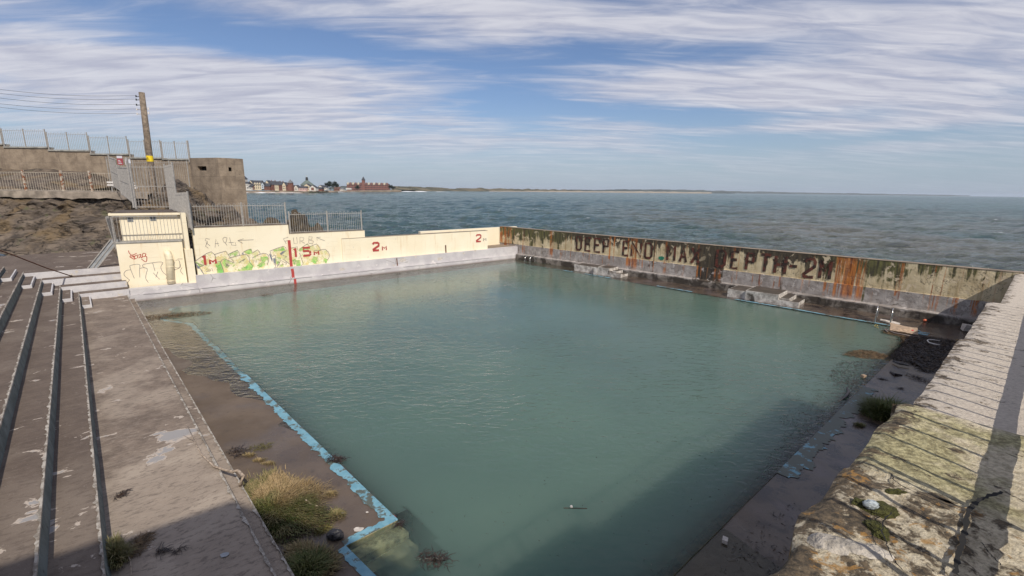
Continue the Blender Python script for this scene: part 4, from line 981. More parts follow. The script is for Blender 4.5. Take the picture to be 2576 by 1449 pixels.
# grey boards leaning on the left of the block
for (x0, y0, x1, y1, col) in ((200, 1175, 285, 940, 0),):
    P0 = g(*z2(215, 1180), zk(4)); P1 = g(*z2(215, 1180), zk(4))
    pl = MB(); a = BF.P(-1.45, .9, zk(4)); b_ = BF.P(-.30, .7, 3.15)
    t_ = (b_-a).normalized(); sdx = Vector((*BF.v, 0)); wq_ = Vector((*BF.u, 0))
    q = .22
    pl.hexa([a, a+wq_*.42, a+wq_*.42+sdx*.05, a+sdx*.05, b_, b_+wq_*.42, b_+wq_*.42+sdx*.05, b_+sdx*.05])
    bo = pl.build('leaning_board', WOODG); tag(bo, 'grey plank panel leaning against the left side of the cream block', 'board')
    ex = MB(); ex.bar(a+wq_*.0-sdx*.02, b_-sdx*.02, .05); ex.bar(a+wq_*.21-sdx*.012, b_+wq_*.21-sdx*.012, .03); ex.bar(a+wq_*.40-sdx*.02, b_+wq_*.40-sdx*.02, .05)
    bo.name = 'board_panel'; ex_o = ex.build('batten', GALV, bo)

# ================================================================ bow top railings
def bow_run(name, label, fr, b, posts, z0_, h, parent_loc=None, step=.135, group=None, zfun=None, mtp=GALV, mtb=GALV, bow=True, postw=.055, ph=.06):
    zf_ = zfun or (lambda s_: z0_)
    r_ = root(name, fr.P(posts[0], b, zf_(posts[0])), label, 'railing', group)
    for p in posts:
        mb = MB(); mb.bar(fr.P(p, b, zf_(p)), fr.P(p, b, zf_(p)+h+ph), postw); mb.build('post', mtp, r_)
    for i in range(len(posts)-1):
        a0, a1 = posts[i]+.05, posts[i+1]-.05; n_ = max(2, int(round((a1-a0)/step))); n_ += n_ % 2 == 0
        mb = MB(); zt = h-.12 if bow else h-.02
        zz = lambda s_: zf_((a0+a1)/2)
        for k in range(n_+1):
            a = a0+(a1-a0)*k/n_; mb.bar(fr.P(a, b, zz(a)+.06), fr.P(a, b, zz(a)+(zt+.04 if bow else zt)), .017)
        if bow:
            for k in range(0, n_, 2):
                aa, ab = a0+(a1-a0)*k/n_, a0+(a1-a0)*(k+1)/n_; rr = (ab-aa)/2
                mb.tube([fr.P((aa+ab)/2-rr*math.cos(q*math.pi/6), b, zz(aa)+zt+.03+1.25*rr*math.sin(q*math.pi/6)) for q in range(7)], .0085, 4, False)
        mb.bar(fr.P(a0-.04, b, zz(a0)+zt-.02), fr.P(a1+.04, b, zz(a1)+zt-.02), .028); mb.bar(fr.P(a0-.04, b, zz(a0)+.07), fr.P(a1+.04, b, zz(a1)+.07), .028)
        mb.build('panel', mtb, r_)
    return r_
bq = BW+.19
ps = [W1.sz(p, bq)[0] for p in (z4(270, 385), z4(880, 355), z4(1402, 335))]; 
bow_run('bow_railing', 'bow topped grey railing on the tallest stretch of cream wall left of the red line', W1, bq, ps, 3.72, 1.32, group='railings on the cream wall')
ps = [W1.sz(p, bq)[0] for p in (z3(548, 690), z3(940, 672), z3(1282, 652))]; ps[0] += .08
bow_run('bow_railing', 'bow topped grey railing on the middle step of cream wall, nearest the open sea', W1, bq, ps, 3.14, 1.32, group='railings on the cream wall')

# tall gates and fences above the block; planes measured on the roof edge
def picket(name, label, pA, pB, zb0, zt0, step=.13, w=.022, posts=(0, 1), mid=True, cat='fence', solid=False, spikes=False, pw=.07, group=None):
    """fence panel between two ground points, from zb0 to zt0 (pairs for left/right end)"""
    pA = Vector(pA); pB = Vector(pB); r_ = root(name, (pA.x, pA.y, zb0[0]), label, cat, group); L_ = (pB-pA).length
    lz = lambda f, zz: zz[0]+(zz[1]-zz[0])*f
    at = lambda f, z: Vector((pA.x+(pB.x-pA.x)*f, pA.y+(pB.y-pA.y)*f, z))
    mb = MB(); n_ = max(2, int(L_/step))
    for i in range(1, n_): f = i/n_; mb.bar(at(f, lz(f, zb0)+.04), at(f, lz(f, zt0)+(.08 if spikes else 0)), w)
    mb.build('bars', GALV, r_)
    for zz_ in ([.05, .97] if not mid else [.04, .52, .96]): mb = MB(); mb.bar(at(0, lz(0, zb0)*(1-zz_)+lz(0, zt0)*zz_), at(1, lz(1, zb0)*(1-zz_)+lz(1, zt0)*zz_), .035); mb.build('rail', GALV, r_)
    for f in posts: mb = MB(); mb.bar(at(f, lz(f, zb0)-.02), at(f, lz(f, zt0)+.12), pw); mb.build('post', GALV, r_)
    return r_
def base(px, z): p = g(*px, z); return p
def hz(px, P): d = ray(*px); k = P.y/d.y; return EYE+k*d.z
# big fence on the back of the roof
A = base(z2(530, 655), 4.63); B = base(z2(838, 655), 4.63)
A2_ = Vector((A.x, A.y, 0)); B2_ = Vector((B.x, B.y, 0))
print('roof fence', A, B, hz(z2(500, 245), A), hz(z2(810, 245), B))
fz0 = hz(z2(480, 190), A)
picket('tall_fence', 'tall barred steel fence standing on the back of the cream block roof', A, B, (4.63, 4.63), (hz(z2(495, 250), A), hz(z2(805, 250), B)), .145, .022, (0,))
C1 = base(z2(945, 690), 4.5)
picket('steel_gate', 'closed tall steel gate seen edge on between roof fence and pillar', B+Vector((.05, 0, 0)), C1+Vector((0, -.2, 0)), (4.6, 4.45), (hz(z2(803, 255), B), hz(z2(905, 240), C1)), .07, .03, (0, 1), cat='gate')
D0 = base(z2(950, 700), 3.7); D1 = base(z2(1050, 850), 3.66)
picket('steel_gate', 'lower steel gate seen edge on above the pillar, left of bow topped railing', Vector((C1.x+.12, C1.y-.4, 0)), Vector((D1.x, D1.y, 0)), (3.75, 3.66), (hz(z2(935, 520), C1), hz(z2(1020, 515), D1)), .06, .03, (1,), mid=False, cat='gate', spikes=True)
# left gate pair oblique, behind the block
E0 = gy(*z2(512, 600), 30.2); E1 = gy(*z2(388, 500), 33.2); E2_ = gy(*z2(312, 440), 35.2)
picket('steel_gate', 'steel gate panel left of the tall post, with the red sign', (E1.x, E1.y, 0), (E0.x, E0.y, 0), (E1.z-.2, 4.75), (gy(*z2(372, 262), 33.2).z, gy(*z2(478, 262), 30.2).z), .17, .022, (0, 1), cat='gate')
picket('tall_fence', 'tall fence section between the shelf railing and the gate with the red sign', (E2_.x, E2_.y, 0), (E1.x-.05, E1.y, 0), (E2_.z-.1, E1.z), (gy(*z2(285, 165), 35.2).z, gy(*z2(362, 185), 33.2).z), .22, .022, (0,))
pz = gy(*z2(470, 175), 30.1); mb = MB(); mb.bar((E0.x, 30.1, 4.6), (E0.x, 30.1, pz.z), .10); tag(mb.build('gate_post', GALV), 'thick grey post between gate and tall barred fence on the block roof', 'post')

# lower rusty fence on the rock shelf (distance 36 m) ------------------------
YF = 36.0
fl = Frame((gy(-150, 480, YF).x, YF), (gy(300, 480, YF).x, YF), (0, 1))
zbase = lambda s_: 5.50
pos_l = []
for px in (z1(-520, 1100), z1(-150, 1100), z1(262, 1100), z1(640, 1100), z1(925, 1095), z1(1250, 1095)): pos_l.append(fl.sz(px, 0)[0])
rr_ = bow_run('shelf_railing', 'rust blistered cream railing with flat top along the rock shelf', fl, 0, pos_l, 5.52, 1.42, step=.2, zfun=zbase, mtp=RUSTY, mtb=GALV, bow=False, postw=.12, ph=.14)
for ob in bpy.data.objects:
    if ob.parent == rr_ and ob.name.startswith('panel'): ob.data.materials[0] = simple('cream rail paint', (.48, .42, .34), .7)
# cliff ------------------------------------------------------------
def ridged(p, s_, o_=5, seed=0):
    v = 0; a = 1; q = Vector(p)*s_+Vector((seed, seed*2, 0))
    for i in range(o_): v += a*(1-abs(noise.noise(q))*2); q = q*2.1; a *= .5
    return v/2
YT = 36.2
def cliff_pt(a, b_):
    x = -62+40.6*a
    foot = Vector((x, 31.3+.04*(x+36), 1.2)); top = Vector((x, YT-.3, 5.25))
    if x > -27.3: k = min(1, (x+27.3)/3.2); top = top.lerp(Vector((x, 32.6, 4.3)), k); foot.y = foot.y*(1-k)+31.8*k
    p = foot.lerp(top, b_)
    q = Vector((p.x, p.y*.5, p.z*1.8)); e = 1.0*ridged(q, .35, 6)-.6+.35*ridged((p.x*.6, 1, p.z*2.4), 1.1, 4, 3)-.15; e *= math.sin(min(1, b_*1.5+.08)*1.5)
    e *= (1-.75*max(0, (b_-.85)/.15))
    st = .25*noise.noise(Vector((p.x*.3, 0, p.z*2.2)))
    return (p.x, p.y-e-st, p.z+.22*noise.noise(q*1.3))
cl = grid_mesh('cliff', ROCK, 330, 70, cliff_pt); tag(cl, 'brown fissured rock face below the rusty railing', 'cliff')
mb = MB(); nn_c = 120
for i in range(nn_c):
    x0, x1 = -62+34.6*i/nn_c, -62+34.6*(i+1)/nn_c; f0, f1 = [-.10+.12*noise.noise(Vector((x*.8, 0, 4)))+.08*noise.noise(Vector((x*3, 0, 4))) for x in (x0, x1)]
    mb.add([(x0, YT-1.0, 5.10+f0), (x1, YT-1.0, 5.10+f1), (x1, YT-1.0, 5.5), (x0, YT-1.0, 5.5), (x1, YT+.8, 5.52), (x0, YT+.8, 5.52)], [(0, 1, 2, 3), (3, 2, 4, 5)])
tag(mb.build('shelf_kerb', simple('stained shelf concrete', (.30, .25, .20), .85, vary=.4, scale=1.5, bumpv=.6)), 'pale concrete strip under the rusty railing on top of the cliff', 'kerb')
# rock between shelf and upper wall
def slope_pt(a, b_):
    x = -75+37*a; y = 36.6+10.4*b_; z = 5.45+1.0*b_+.35*ridged((x, y, 0), .22, 5)*min(1, b_*5)
    dk = noise.noise(Vector((x*.12, y*.3, 9)))
    z += max(0, b_-.35)*1.6*(1 if x < -43 else max(0, 1-(x+43)/6))
    if x > -40: z -= (x+40)*.35
    return (x, y, z)
tag(grid_mesh('rock_slope', ROCK, 170, 60, slope_pt), 'brown rock slope between rusty railing and the upper wall', 'rock')
# rock outcrops -----------------------------------------------------
def rock(name, c, r, seed, mt, label, cat='rock', group=None, res=4, amp=.5):
    bm = bmesh.new(); bmesh.ops.create_icosphere(bm, subdivisions=res, radius=1)
    for v in bm.verts:
        n_ = v.co.normalized(); q = n_*1.1+Vector((seed*3.1, seed, seed*.7))
        e = 1+amp*(ridged(n_, .9, 5, seed)-.5)+.18*noise.noise(Vector((n_.x*2, n_.y*2, n_.z*9))+Vector((seed, 0, 0)))
        v.co = Vector((n_.x*r[0]*e, n_.y*r[1]*e, n_.z*r[2]*e))
    me = bpy.data.meshes.new(name); bm.to_mesh(me); bm.free(); me.materials.append(mt)
    o = bpy.data.objects.new(name, me); C.objects.link(o); o.location = c; tag(o, label, cat, group); return o
YB = 44.0
pb = gy(545, 520, YB)
rock('rock_outcrop', (gy(415, 500, 36).x, 37.4, 2.3), (3.2, 3.0, 3.6), 2, ROCK, 'steep dark rock behind the tall barred fence at the foot of the pole', res=6, amp=.35)
rock('rock_outcrop', (gy(500, 520, 41).x, 42.6, .3), (4.4, 2.6, 3.5), 5, ROCK, 'layered rock under the pillbox behind the bow topped railing', res=6, amp=.35)
rock('rock_outcrop', (gy(590, 560, 38).x+.2, 38.5, .2), (3.0, 3.0, 2.7), 8, ROCK, 'low brown rock at the waterline below the pillbox', res=5, amp=.4)
for i, (px, py, Y, rx, rz, lab) in enumerate(((682, 575, 44, 1.9, 1.5, 'weedy rock in the sea behind the left railing panel'), (752, 572, 44, 1.25, 1.9, 'tall rounded weedy rock in the sea behind the right railing'), (800, 580, 43, 2.2, 1.2, 'low weedy rock in the sea touching the tall rounded one'), (640, 585, 42, 2.2, 1.2, 'weedy rock in the sea close to the pillbox rock'))):
    p = gy(px, py, Y); rock('sea_rock', (p.x, Y, SEAZ-.1+(.5 if i == 1 else 0)), (rx, 1.6, (p.z-SEAZ)+rz*.55), 20+i, WROCK, lab, group='rocks standing in the sea', res=5, amp=.16)
for i, (px, py, Y, rx, rz) in enumerate(((950, 588, 62, 2.6, .55), (995, 586, 64, 2.0, .8), (915, 592, 60, 1.6, .4))):
    p = gy(px, py, Y); rock('reef_rock', (p.x, Y, SEAZ), (rx, 1.0, rz), 40+i, WROCK, ('long black reef awash beyond the cream wall', 'highest black hump of the reef awash beyond the cream wall', 'small black reef end awash nearest the railing')[i], group='reef rocks awash', res=5)

# upper path wall with railing -------------------------------------
YU0, YU1 = 46.0, 46.0
uf = Frame((gy(-160, 400, YU0).x, YU0), (gy(480, 400, YU0).x, YU0), (0, 1))
cap = [z1(-400, 575), z1(-400, 600), z1(-330, 610), z1(-330, 640), z1(48, 655), z1(48, 680), z1(490, 690), z1(490, 712), z1(905, 730), z1(905, 742), z1(1295, 760), z1(1295, 782), z1(1625, 795)]
uw = root('path_wall', (0, 0, 0), 'stepped brown concrete wall carrying the upper railing towards the pillbox', 'wall')
stp = [(-60, 50, 0), ]
steps_ = []
xs_ = [-900, -400, 48, 490, 905, 1295, 1625, 1900]
zt_ = []
for i in range(7):
    sA = uf.sz(z1(xs_[i], 700), 0)[0]; sB = uf.sz(z1(xs_[i+1], 700), 0)[0]
    yc = {0: 600, 1: 640, 2: 672, 3: 705, 4: 742, 5: 780, 6: 793}[i]; xm = (max(xs_[i], -500)+xs_[i+1])/2
    zt = uf.sz(z1(xm, yc), 0)[1]; zt_.append(zt); steps_.append((sA, sB, zt))
    mb = MB(); mb.box(uf, sA, sB-.002, 0, .5, 3.0, zt-.12); mb.build('wall', CONC, uw)
    mb = MB(); mb.box(uf, sA-.03, sB-.03, -.10, .6, zt-.118, zt); mb.build('coping', CONCG, uw)
for i in range(7):
    a0, a1, zt = steps_[i]
    posts = [a0+.06, (a0+a1)/2, a1-.06]
    if i == 0: posts = [a1-2.6, a1-.05]
    lab = ['upper bow topped railing, left end panel on the highest wall step', 'upper bow topped railing on the second highest wall step', 'upper bow topped railing on the third wall step from the left', 'upper bow topped railing on the fourth wall step from the left', 'upper bow topped railing on the wall step left of the pole', 'upper bow topped railing crossing behind the leaning pole', 'upper bow topped railing, right end against the sky by the pillbox'][i]
    bow_run('bow_railing', lab, uf, -.02, posts, zt-.02, 1.62, step=.175, group='railings on the upper path wall', postw=.07, ph=.05)
mb = MB(); ep = uf.sz(z1(1885, 610), 0); e2_ = uf.sz(z1(1900, 830), 0); mb.bar(uf.P(ep[0]+.05, -.1, e2_[1]), uf.P(ep[0]+.05, -.1, ep[1]), .13)
tag(mb.build('end_post', GALV), 'tall pointed steel post ending the upper railing by the pillbox', 'post')
# middle fence in front of the upper wall
mf = Frame((gy(260, 400, 43).x, 43), (gy(480, 400, 43).x, 43), (0, 1))
a0 = mf.sz(z1(1065, 770), 0); a1 = mf.sz(z1(1300, 770), 0); a2 = mf.sz(z1(1330, 800), 0); a3 = mf.sz(z1(1880, 830), 0)
bow_run('bow_railing', 'bow topped fence section behind the red warning sign', mf, 0, [a0[0], (a0[0]+a1[0])/2, a1[0]], a0[1]-2.6, 2.5, group='fence behind the gates', step=.2)
bow_run('bow_railing', 'bow topped fence section behind the leaning pole', mf, 0, [a2[0], (a2[0]*2+a3[0])/3, (a2[0]+2*a3[0])/3, a3[0]], a2[1]-2.5, 2.4, group='fence behind the gates', step=.2)
# signs
sp = gy(*z1(1208, 818), 32.4); YS = 32.4; mb = MB(); q4 = lambda a, b_, c, d, y_: [(sp.x+a, y_, sp.z+c), (sp.x+b_, y_, sp.z+c), (sp.x+b_, y_, sp.z+d), (sp.x+a, y_, sp.z+d)]
mb.hexa([(sp.x-.19, YS, sp.z-.23), (sp.x+.19, YS, sp.z-.23), (sp.x+.19, YS+.02, sp.z-.23), (sp.x-.19, YS+.02, sp.z-.23), (sp.x-.19, YS, sp.z+.36), (sp.x+.19, YS, sp.z+.36), (sp.x+.19, YS+.02, sp.z+.36), (sp.x-.19, YS+.02, sp.z+.36)])
o = tag(mb.build('warning_sign', RSIGN), 'red sign with a pale header hanging on the left gate', 'sign')
mb = MB(); mb.add(q4(-.185, .185, .20, .355, YS-.004), [(0, 1, 2, 3)]); mb.build('header', WSIGN, o)
for q in range(3): mb = MB(); mb.add(q4(-.13, .12-.05*q, -.16+q*.1, -.12+q*.1, YS-.004), [(0, 1, 2, 3)]); mb.build('lettering', WSIGN, o)
sp = gy(*z1(1285, 830), 31.6); mb = MB(); mb.hexa([(sp.x-.17, 31.6, sp.z-.15), (sp.x+.19, 31.6, sp.z-.15), (sp.x+.19, 31.62, sp.z-.15), (sp.x-.17, 31.62, sp.z-.15), (sp.x-.17, 31.6, sp.z+.2), (sp.x+.19, 31.6, sp.z+.2), (sp.x+.19, 31.62, sp.z+.2), (sp.x-.17, 31.62, sp.z+.2)])
tag(mb.build('notice_board', WSIGN), 'small white notice beside the red warning sign', 'sign')
# white bench / barrier
bch = gy(*z1(1210, 1055), 35.2); r_ = root('white_barrier', (bch.x, 35.2, bch.z-.45), 'broken white slatted barrier at the end of the rock shelf', 'barrier')
for q, w_ in ((.18, 1.1), (-.02, 1.15)): mb = MB(); mb.bar((bch.x-.95, 35.2, bch.z+q), (bch.x+w_, 35.15, bch.z+q-.03), .07, .12); mb.build('slat', WHITEP, r_)
mb = MB(); mb.bar((bch.x+.3, 35.1, bch.z-.35), (bch.x+1.3, 35.1, bch.z-.2), .10); mb.bar((bch.x+.8, 35.1, bch.z-.2), (gy(*z1(1345, 1215), 34).x, 34, gy(*z1(1345, 1215), 34).z), .09); mb.build('brace', WHITEP, r_)
for q in (-.7, .6): mb = MB(); mb.bar((bch.x+q, 35.25, bch.z-.5), (bch.x+q, 35.25, bch.z+.2), .06); mb.build('leg', GALV, r_)

# ---------------------------------------------------------------- pillbox
def wall_holes(mb, p0, p1, zb_, zt, holes, depth=.45):
    p0 = Vector(p0); p1 = Vector(p1); L_ = (p1-p0).length; u = (p1-p0)/L_; n_ = Vector((-u.y, u.x))
    P = lambda s_, z, d=0: (p0.x+u.x*s_+n_.x*d, p0.y+u.y*s_+n_.y*d, z)
    xs = sorted({0, L_, *[h[0] for h in holes], *[h[1] for h in holes]}); zs = sorted({zb_, zt, *[h[2] for h in holes], *[h[3] for h in holes]})
    for i in range(len(xs)-1):
        for j in range(len(zs)-1):
            cx, cz = (xs[i]+xs[i+1])/2, (zs[j]+zs[j+1])/2
            if any(h[0] < cx < h[1] and h[2] < cz < h[3] for h in holes): continue
            mb.add([P(xs[i], zs[j]), P(xs[i+1], zs[j]), P(xs[i+1], zs[j+1]), P(xs[i], zs[j+1])], [(0, 1, 2, 3)])
    for a, b_, c, d in holes:
        mb.add([P(a, c), P(b_, c), P(b_, d), P(a, d), P(a, c, depth), P(b_, c, depth), P(b_, d, depth), P(a, d, depth)], [(0, 1, 5, 4), (1, 2, 6, 5), (2, 3, 7, 6), (3, 0, 4, 7)])
    return P
pbx = root('pillbox', (gy(540, 500, YB).x, YB, 3), 'brown concrete wartime pillbox with two dark gun slits on the headland', 'building')
Zt = gy(*z1(2000, 790), YB).z
c0 = gy(*z1(1905, 790), YB+1.2); c1 = gy(*z1(2190, 790), YB); c2 = gy(*z1(2405, 815), YB+1.0)
foot = [(c0.x, c0.y), (c1.x, c1.y), (c2.x-.45, c2.y-.25), (c2.x*1.0+.10, c2.y+.5), (c2.x*1.075, c2.y+3.4), (c1.x*1.12, c2.y+5), (c0.x, c2.y+3.5)]
h1a = gy(*z1(1985, 868), YB); h1b = gy(*z1(2080, 910), YB); h2a = gy(*z1(2298, 878), YB+.6); h2b = gy(*z1(2332, 918), YB+.6)
mb = MB(); Z0 = 1.5
fa = Frame(foot[0], foot[1], (0, 1)); fb2 = Frame(foot[1], foot[2], (0, 1)); sA, zA = fa.sz(z1(1985, 868)); sB, zB = fa.sz(z1(2080, 910)); sA += .05
sC, zC = fb2.sz(z1(2298, 878)); sD, zD = fb2.sz(z1(2332, 918))
Pa = wall_holes(mb, foot[0], foot[1], Z0, Zt, [(sA-.05, sB, zB, zA)]); Pb = wall_holes(mb, foot[1], foot[2], Z0, Zt, [(sC, sD, zD, zC)])
for i in range(2, 7): wall_holes(mb, foot[i], foot[(i+1) % 7], Z0, Zt, [])
mb.add([(p[0], p[1], Zt) for p in foot], [list(range(7))]); mb.build('wall', CONC, pbx)
for P_, (a, b_, c, d) in ((Pa, (sA-.05, sB, zB, zA)), (Pb, (sC, sD, zD, zC))):
    mb = MB(); mb.add([P_(a-.1, c-.1, .449), P_(b_+.1, c-.1, .449), P_(b_+.1, d+.1, .449), P_(a-.1, d+.1, .449)], [(0, 1, 2, 3)]); mb.build('gun_slit', BLACKH, pbx)
mb = MB(); mb.prism([(p[0]*1.0, p[1]) for p in foot], Zt+.004, Zt+.10); mb.build('roof', CONC, pbx)

# ---------------------------------------------------------------- utility pole and wires
YP = 37.5
pt = gy(*z1(1425, 125), YP); pbm = gy(*z1(1545, 1090), YP)
pl = root('utility_pole', (pbm.x, YP, pbm.z-1.2), 'leaning weathered wooden pole with a yellow warning plate', 'pole')
low = Vector((pbm.x, YP, pbm.z)); hi = Vector((pt.x, YP, pt.z)); dlt = (hi-low); mb = MB()
mb.tube([low-dlt.normalized()*1.6, low, low+dlt*.5, hi], [.24, .235, .215, .19], 14); mb.build('shaft', WOODP, pl, True)
yp = gy(*z1(1505, 790), YP-.25); mb = MB(); f = (yp.z-low.z)/dlt.z; cpt = low+dlt*f
mb.tube([cpt-dlt.normalized()*.22, cpt+dlt.normalized()*.22], .232, 14, False); o = mb.build('warning_plate', YEL, pl, True)
mb = MB(); c_ = cpt+Vector((.02, -.245, 0)); mb.ribbon([c_+Vector((-.12, 0, -.10)), c_+Vector((0, 0, .12)), c_+Vector((.12, 0, -.10)), c_+Vector((-.12, 0, -.10))], .025, Vector((0, 1, 0))); mb.ribbon([c_+Vector((.01, 0, .04)), c_+Vector((-.02, 0, -.02)), c_+Vector((.02, 0, -.02)), c_+Vector((0, 0, -.07))], .02, Vector((0, 1, 0))); mb.build('symbol', BLK, o)
wy = [(165, 38, 160), (200, 78, 198), (252, 125, 250), (298, 182, 297), (342, 218, 340)]
for i, (yp_, yl, _) in enumerate(wy):
    q = gy(*z1(1412+yp_*.06-8, yp_), YP); mb = MB()
    mb.bar(q+Vector((-.32, 0, 0)), q+Vector((.25, 0, 0)), .04); br = mb.build('bracket', GALV if i in (3, 4) else BLK, pl)
    mb = MB(); mb.tube([q+Vector((-.34, 0, -.05)), q+Vector((-.34, 0, .09))], [.05, .035], 8)
    if i in (3, 4): mb.tube([q+Vector((.55, 0, .0)), q+Vector((.55, 0, .16))], [.06, .04], 8)
    mb.build('insulator', WHITEP if i in (3, 4) else BLK, br)
    e = gy(*z1(0, yl), 30.0); e2_ = e+(e-q)*.35+Vector((0, 0, .2)); mb = MB()
    pts = []
    for k in range(25):
        t_ = k/24; p = (q+Vector((-.34, 0, .05))).lerp(e, t_*1.35); p.z -= 1.1*math.sin(math.pi*min(1, t_*.9))*.35; pts.append(p)
    d_ = pts[18]-e
    mb.tube(pts, .009, 5, False)
    tag(mb.build('overhead_wire', BLK), ['highest of the five overhead wires tied to the pole', 'second highest of the five overhead wires', 'middle one of the five overhead wires', 'second lowest of the five overhead wires', 'lowest of the five overhead wires'][i], 'wire', 'overhead wires')
# ================================================================ poolside objects
def ladder(name, label, pL, pR, back, h, group):
    r_ = root(name, (pL.x, pL.y, 0), label, 'pool ladder', group)
    for p in (pL, pR):
        mb = MB(); pts = [p+Vector((0, 0, -1.2)), p+Vector((0, 0, h*.55))] + [p+back*(.30*(1-math.cos(a)))+Vector((0, 0, h*.62+h*.38*math.sin(a))) for a in [math.pi*k/8 for k in range(1, 8)]] + [p+back*.62+Vector((0, 0, h*.35)), p+back*.62+Vector((0, 0, -.02))]
        mb.tube(pts, .024, 10); mb.build('handrail', CHROME, r_, True)
    for k in range(3):
        mb = MB(); mb.bar(pL+Vector((0, 0, -.3-.3*k)), pR+Vector((0, 0, -.3-.3*k)), .08, .03); mb.build('rung', CHROME, r_)
bk = Vector((*W2.v, 0))
ladder('pool_ladder', 'pair of curved steel handrails in the far corner of the pool', g(*z5(690, 447)), g(*z5(740, 450)), bk, .72, 'pool ladders')
ladder('pool_ladder', 'steel pool ladder rails near the washed up seaweed', g(*ze(858, 300)), g(*ze(1128, 345)), bk, .82, 'pool ladders')

# diving platform blocks at the foot of the end wall
def fr_px(px, z): p = g(*px, z); q = Vector(p[:2])-W2.o; return q.dot(W2.u), q.dot(W2.v)
def platform(label, a0, a1, am, b0, z_, parts):
    r_ = root('diving_platform', W2.P(a0, b0, 0), label, 'platform', 'diving platforms')
    for nm, q0, q1, bb0, bb1, zz0, zz1 in parts:
        mb = MB()
        n_ = 10
        def P(a, b_, z): return W2.P(a+.015*noise.noise(Vector((a*3, b_*3, z*3))), b_+.02*noise.noise(Vector((a*3, b_*3+4, z*3))), z+.015*noise.noise(Vector((a*3, b_*3+8, z))))
        mb.hexa([P(q0, bb0, zz0), P(q1, bb0, zz0), P(q1, bb1, zz0), P(q0, bb1, zz0), P(q0, bb0, zz1), P(q1, bb0, zz1), P(q1, bb1, zz1), P(q0, bb1, zz1)])
        mb.build(nm, BLKM, r_)
        if nm != 'plinth_face': mb = MB(); mb.add([P(q0+.03, bb0+.06, zz1)+Vector((0, 0, .006)), P(q1-.03, bb0+.06, zz1)+Vector((0, 0, .006)), P(q1-.03, bb1, zz1)+Vector((0, 0, .006)), P(q0+.03, bb1, zz1)+Vector((0, 0, .006))], [(0, 1, 2, 3)]); mb.build('worn_top', CONC2, r_)
    return r_
def m_blk(t, b):
    p = t.pos(); n = t.noise(p, 3.0, 7, .68)
    c = t.mix(t.ss(n, .38, .62), (.30, .27, .24), (.66, .62, .57))
    c = t.mix(t.ss(t.noise(p, 1.5, 6), .62, .74), c, (.06, .05, .04)); cset(t, b, c, .8, t.bump(t.noise(p, 12, 6, .7), .7, .03))
BLKM = mat('chipped whitewashed block', m_blk)
CONC2 = simple('wet brown platform top', (.075, .060, .048), .5, vary=.4, scale=2, bumpv=.5)
sa, ba = fr_px(z6(562, 470), 0); sb, bb = fr_px(z6(795, 515), 0); se, be = fr_px(z6(945, 470), 0); sp_, bp = fr_px(z6(450, 440), 0)
print('platform2', sa, ba, sb, bb, se, be, sp_, bp)
platform('larger whitewashed diving platform with steps at the middle of the end wall', sa, sb, 0, ba, .5,
  [('block', sa, sb-.05, ba, -.42, -.3, .56), ('low_block', sp_, sa-.03, ba+.12, -.42, -.3, .46), ('step', sb-.04, sb+.42, ba+.25, -.42, -.3, .38), ('step', sb+.43, sb+.85, ba+.25, -.42, -.3, .20), ('side_kerb', sb-.045, sb+.95, ba, ba+.24, -.3, .30)])
sa, ba = fr_px(z5(1392, 540), 0); sb, bb = fr_px(z5(1510, 555), 0); sp_, bp = fr_px(z5(1170, 500), 0)
print('platform1', sa, ba, sb, bb, sp_, bp)
platform('smaller whitewashed diving platform with steps beside the letters END', sa, sb, 0, ba, .5,
  [('block', sa, sb, ba, -.42, -.3, .56), ('low_block', sp_, sa-.35, ba+.15, -.42, -.3, .48), ('post_block', sa-.34, sa-.03, ba-.02, ba+.4, -.3, .52), ('step', sb+.01, sb+.42, ba+.3, -.42, -.3, .36), ('step', sb+.43, sb+.85, ba+.3, -.42, -.3, .18), ('side_kerb', sb+.01, sb+.95, ba+.02, ba+.28, -.3, .28)])

# terrace handrail
pf = g(*z0(1210, 620), zk(0)); r_ = root('handrail', pf, 'rusty iron handrail on a post sloping down beside the terrace steps', 'handrail')
tp = Vector((pf.x, pf.y, above_z)) if 0 else Vector((pf.x, pf.y, zk(0)+.98))
mb = MB(); mb.tube([pf, tp+Vector((0, 0, .03))], .032, 8); mb.build('post', RUST, r_)
mb = MB(); far_ = gy(*z0(-1400, -560), 34); hi_ = gy(*z0(250, 0), 20.0)
e_ = tp+(tp-hi_).normalized()*.62
mb.tube([e_, tp, tp.lerp(hi_, .5)+Vector((0, 0, -.05)), hi_, hi_+(hi_-tp)*.9], .028, 8); mb.build('rail', RUST, r_)
mb = MB(); mb.tube([tp+Vector((.02, -.05, .05)), tp+Vector((-.1, -.06, -.1)), tp+Vector((-.06, -.05, -.32))], [.05, .06, .02], 6); mb.build('rag', WEED, r_)
pf2 = hi_+(hi_-tp)*.05; mb = MB(); 

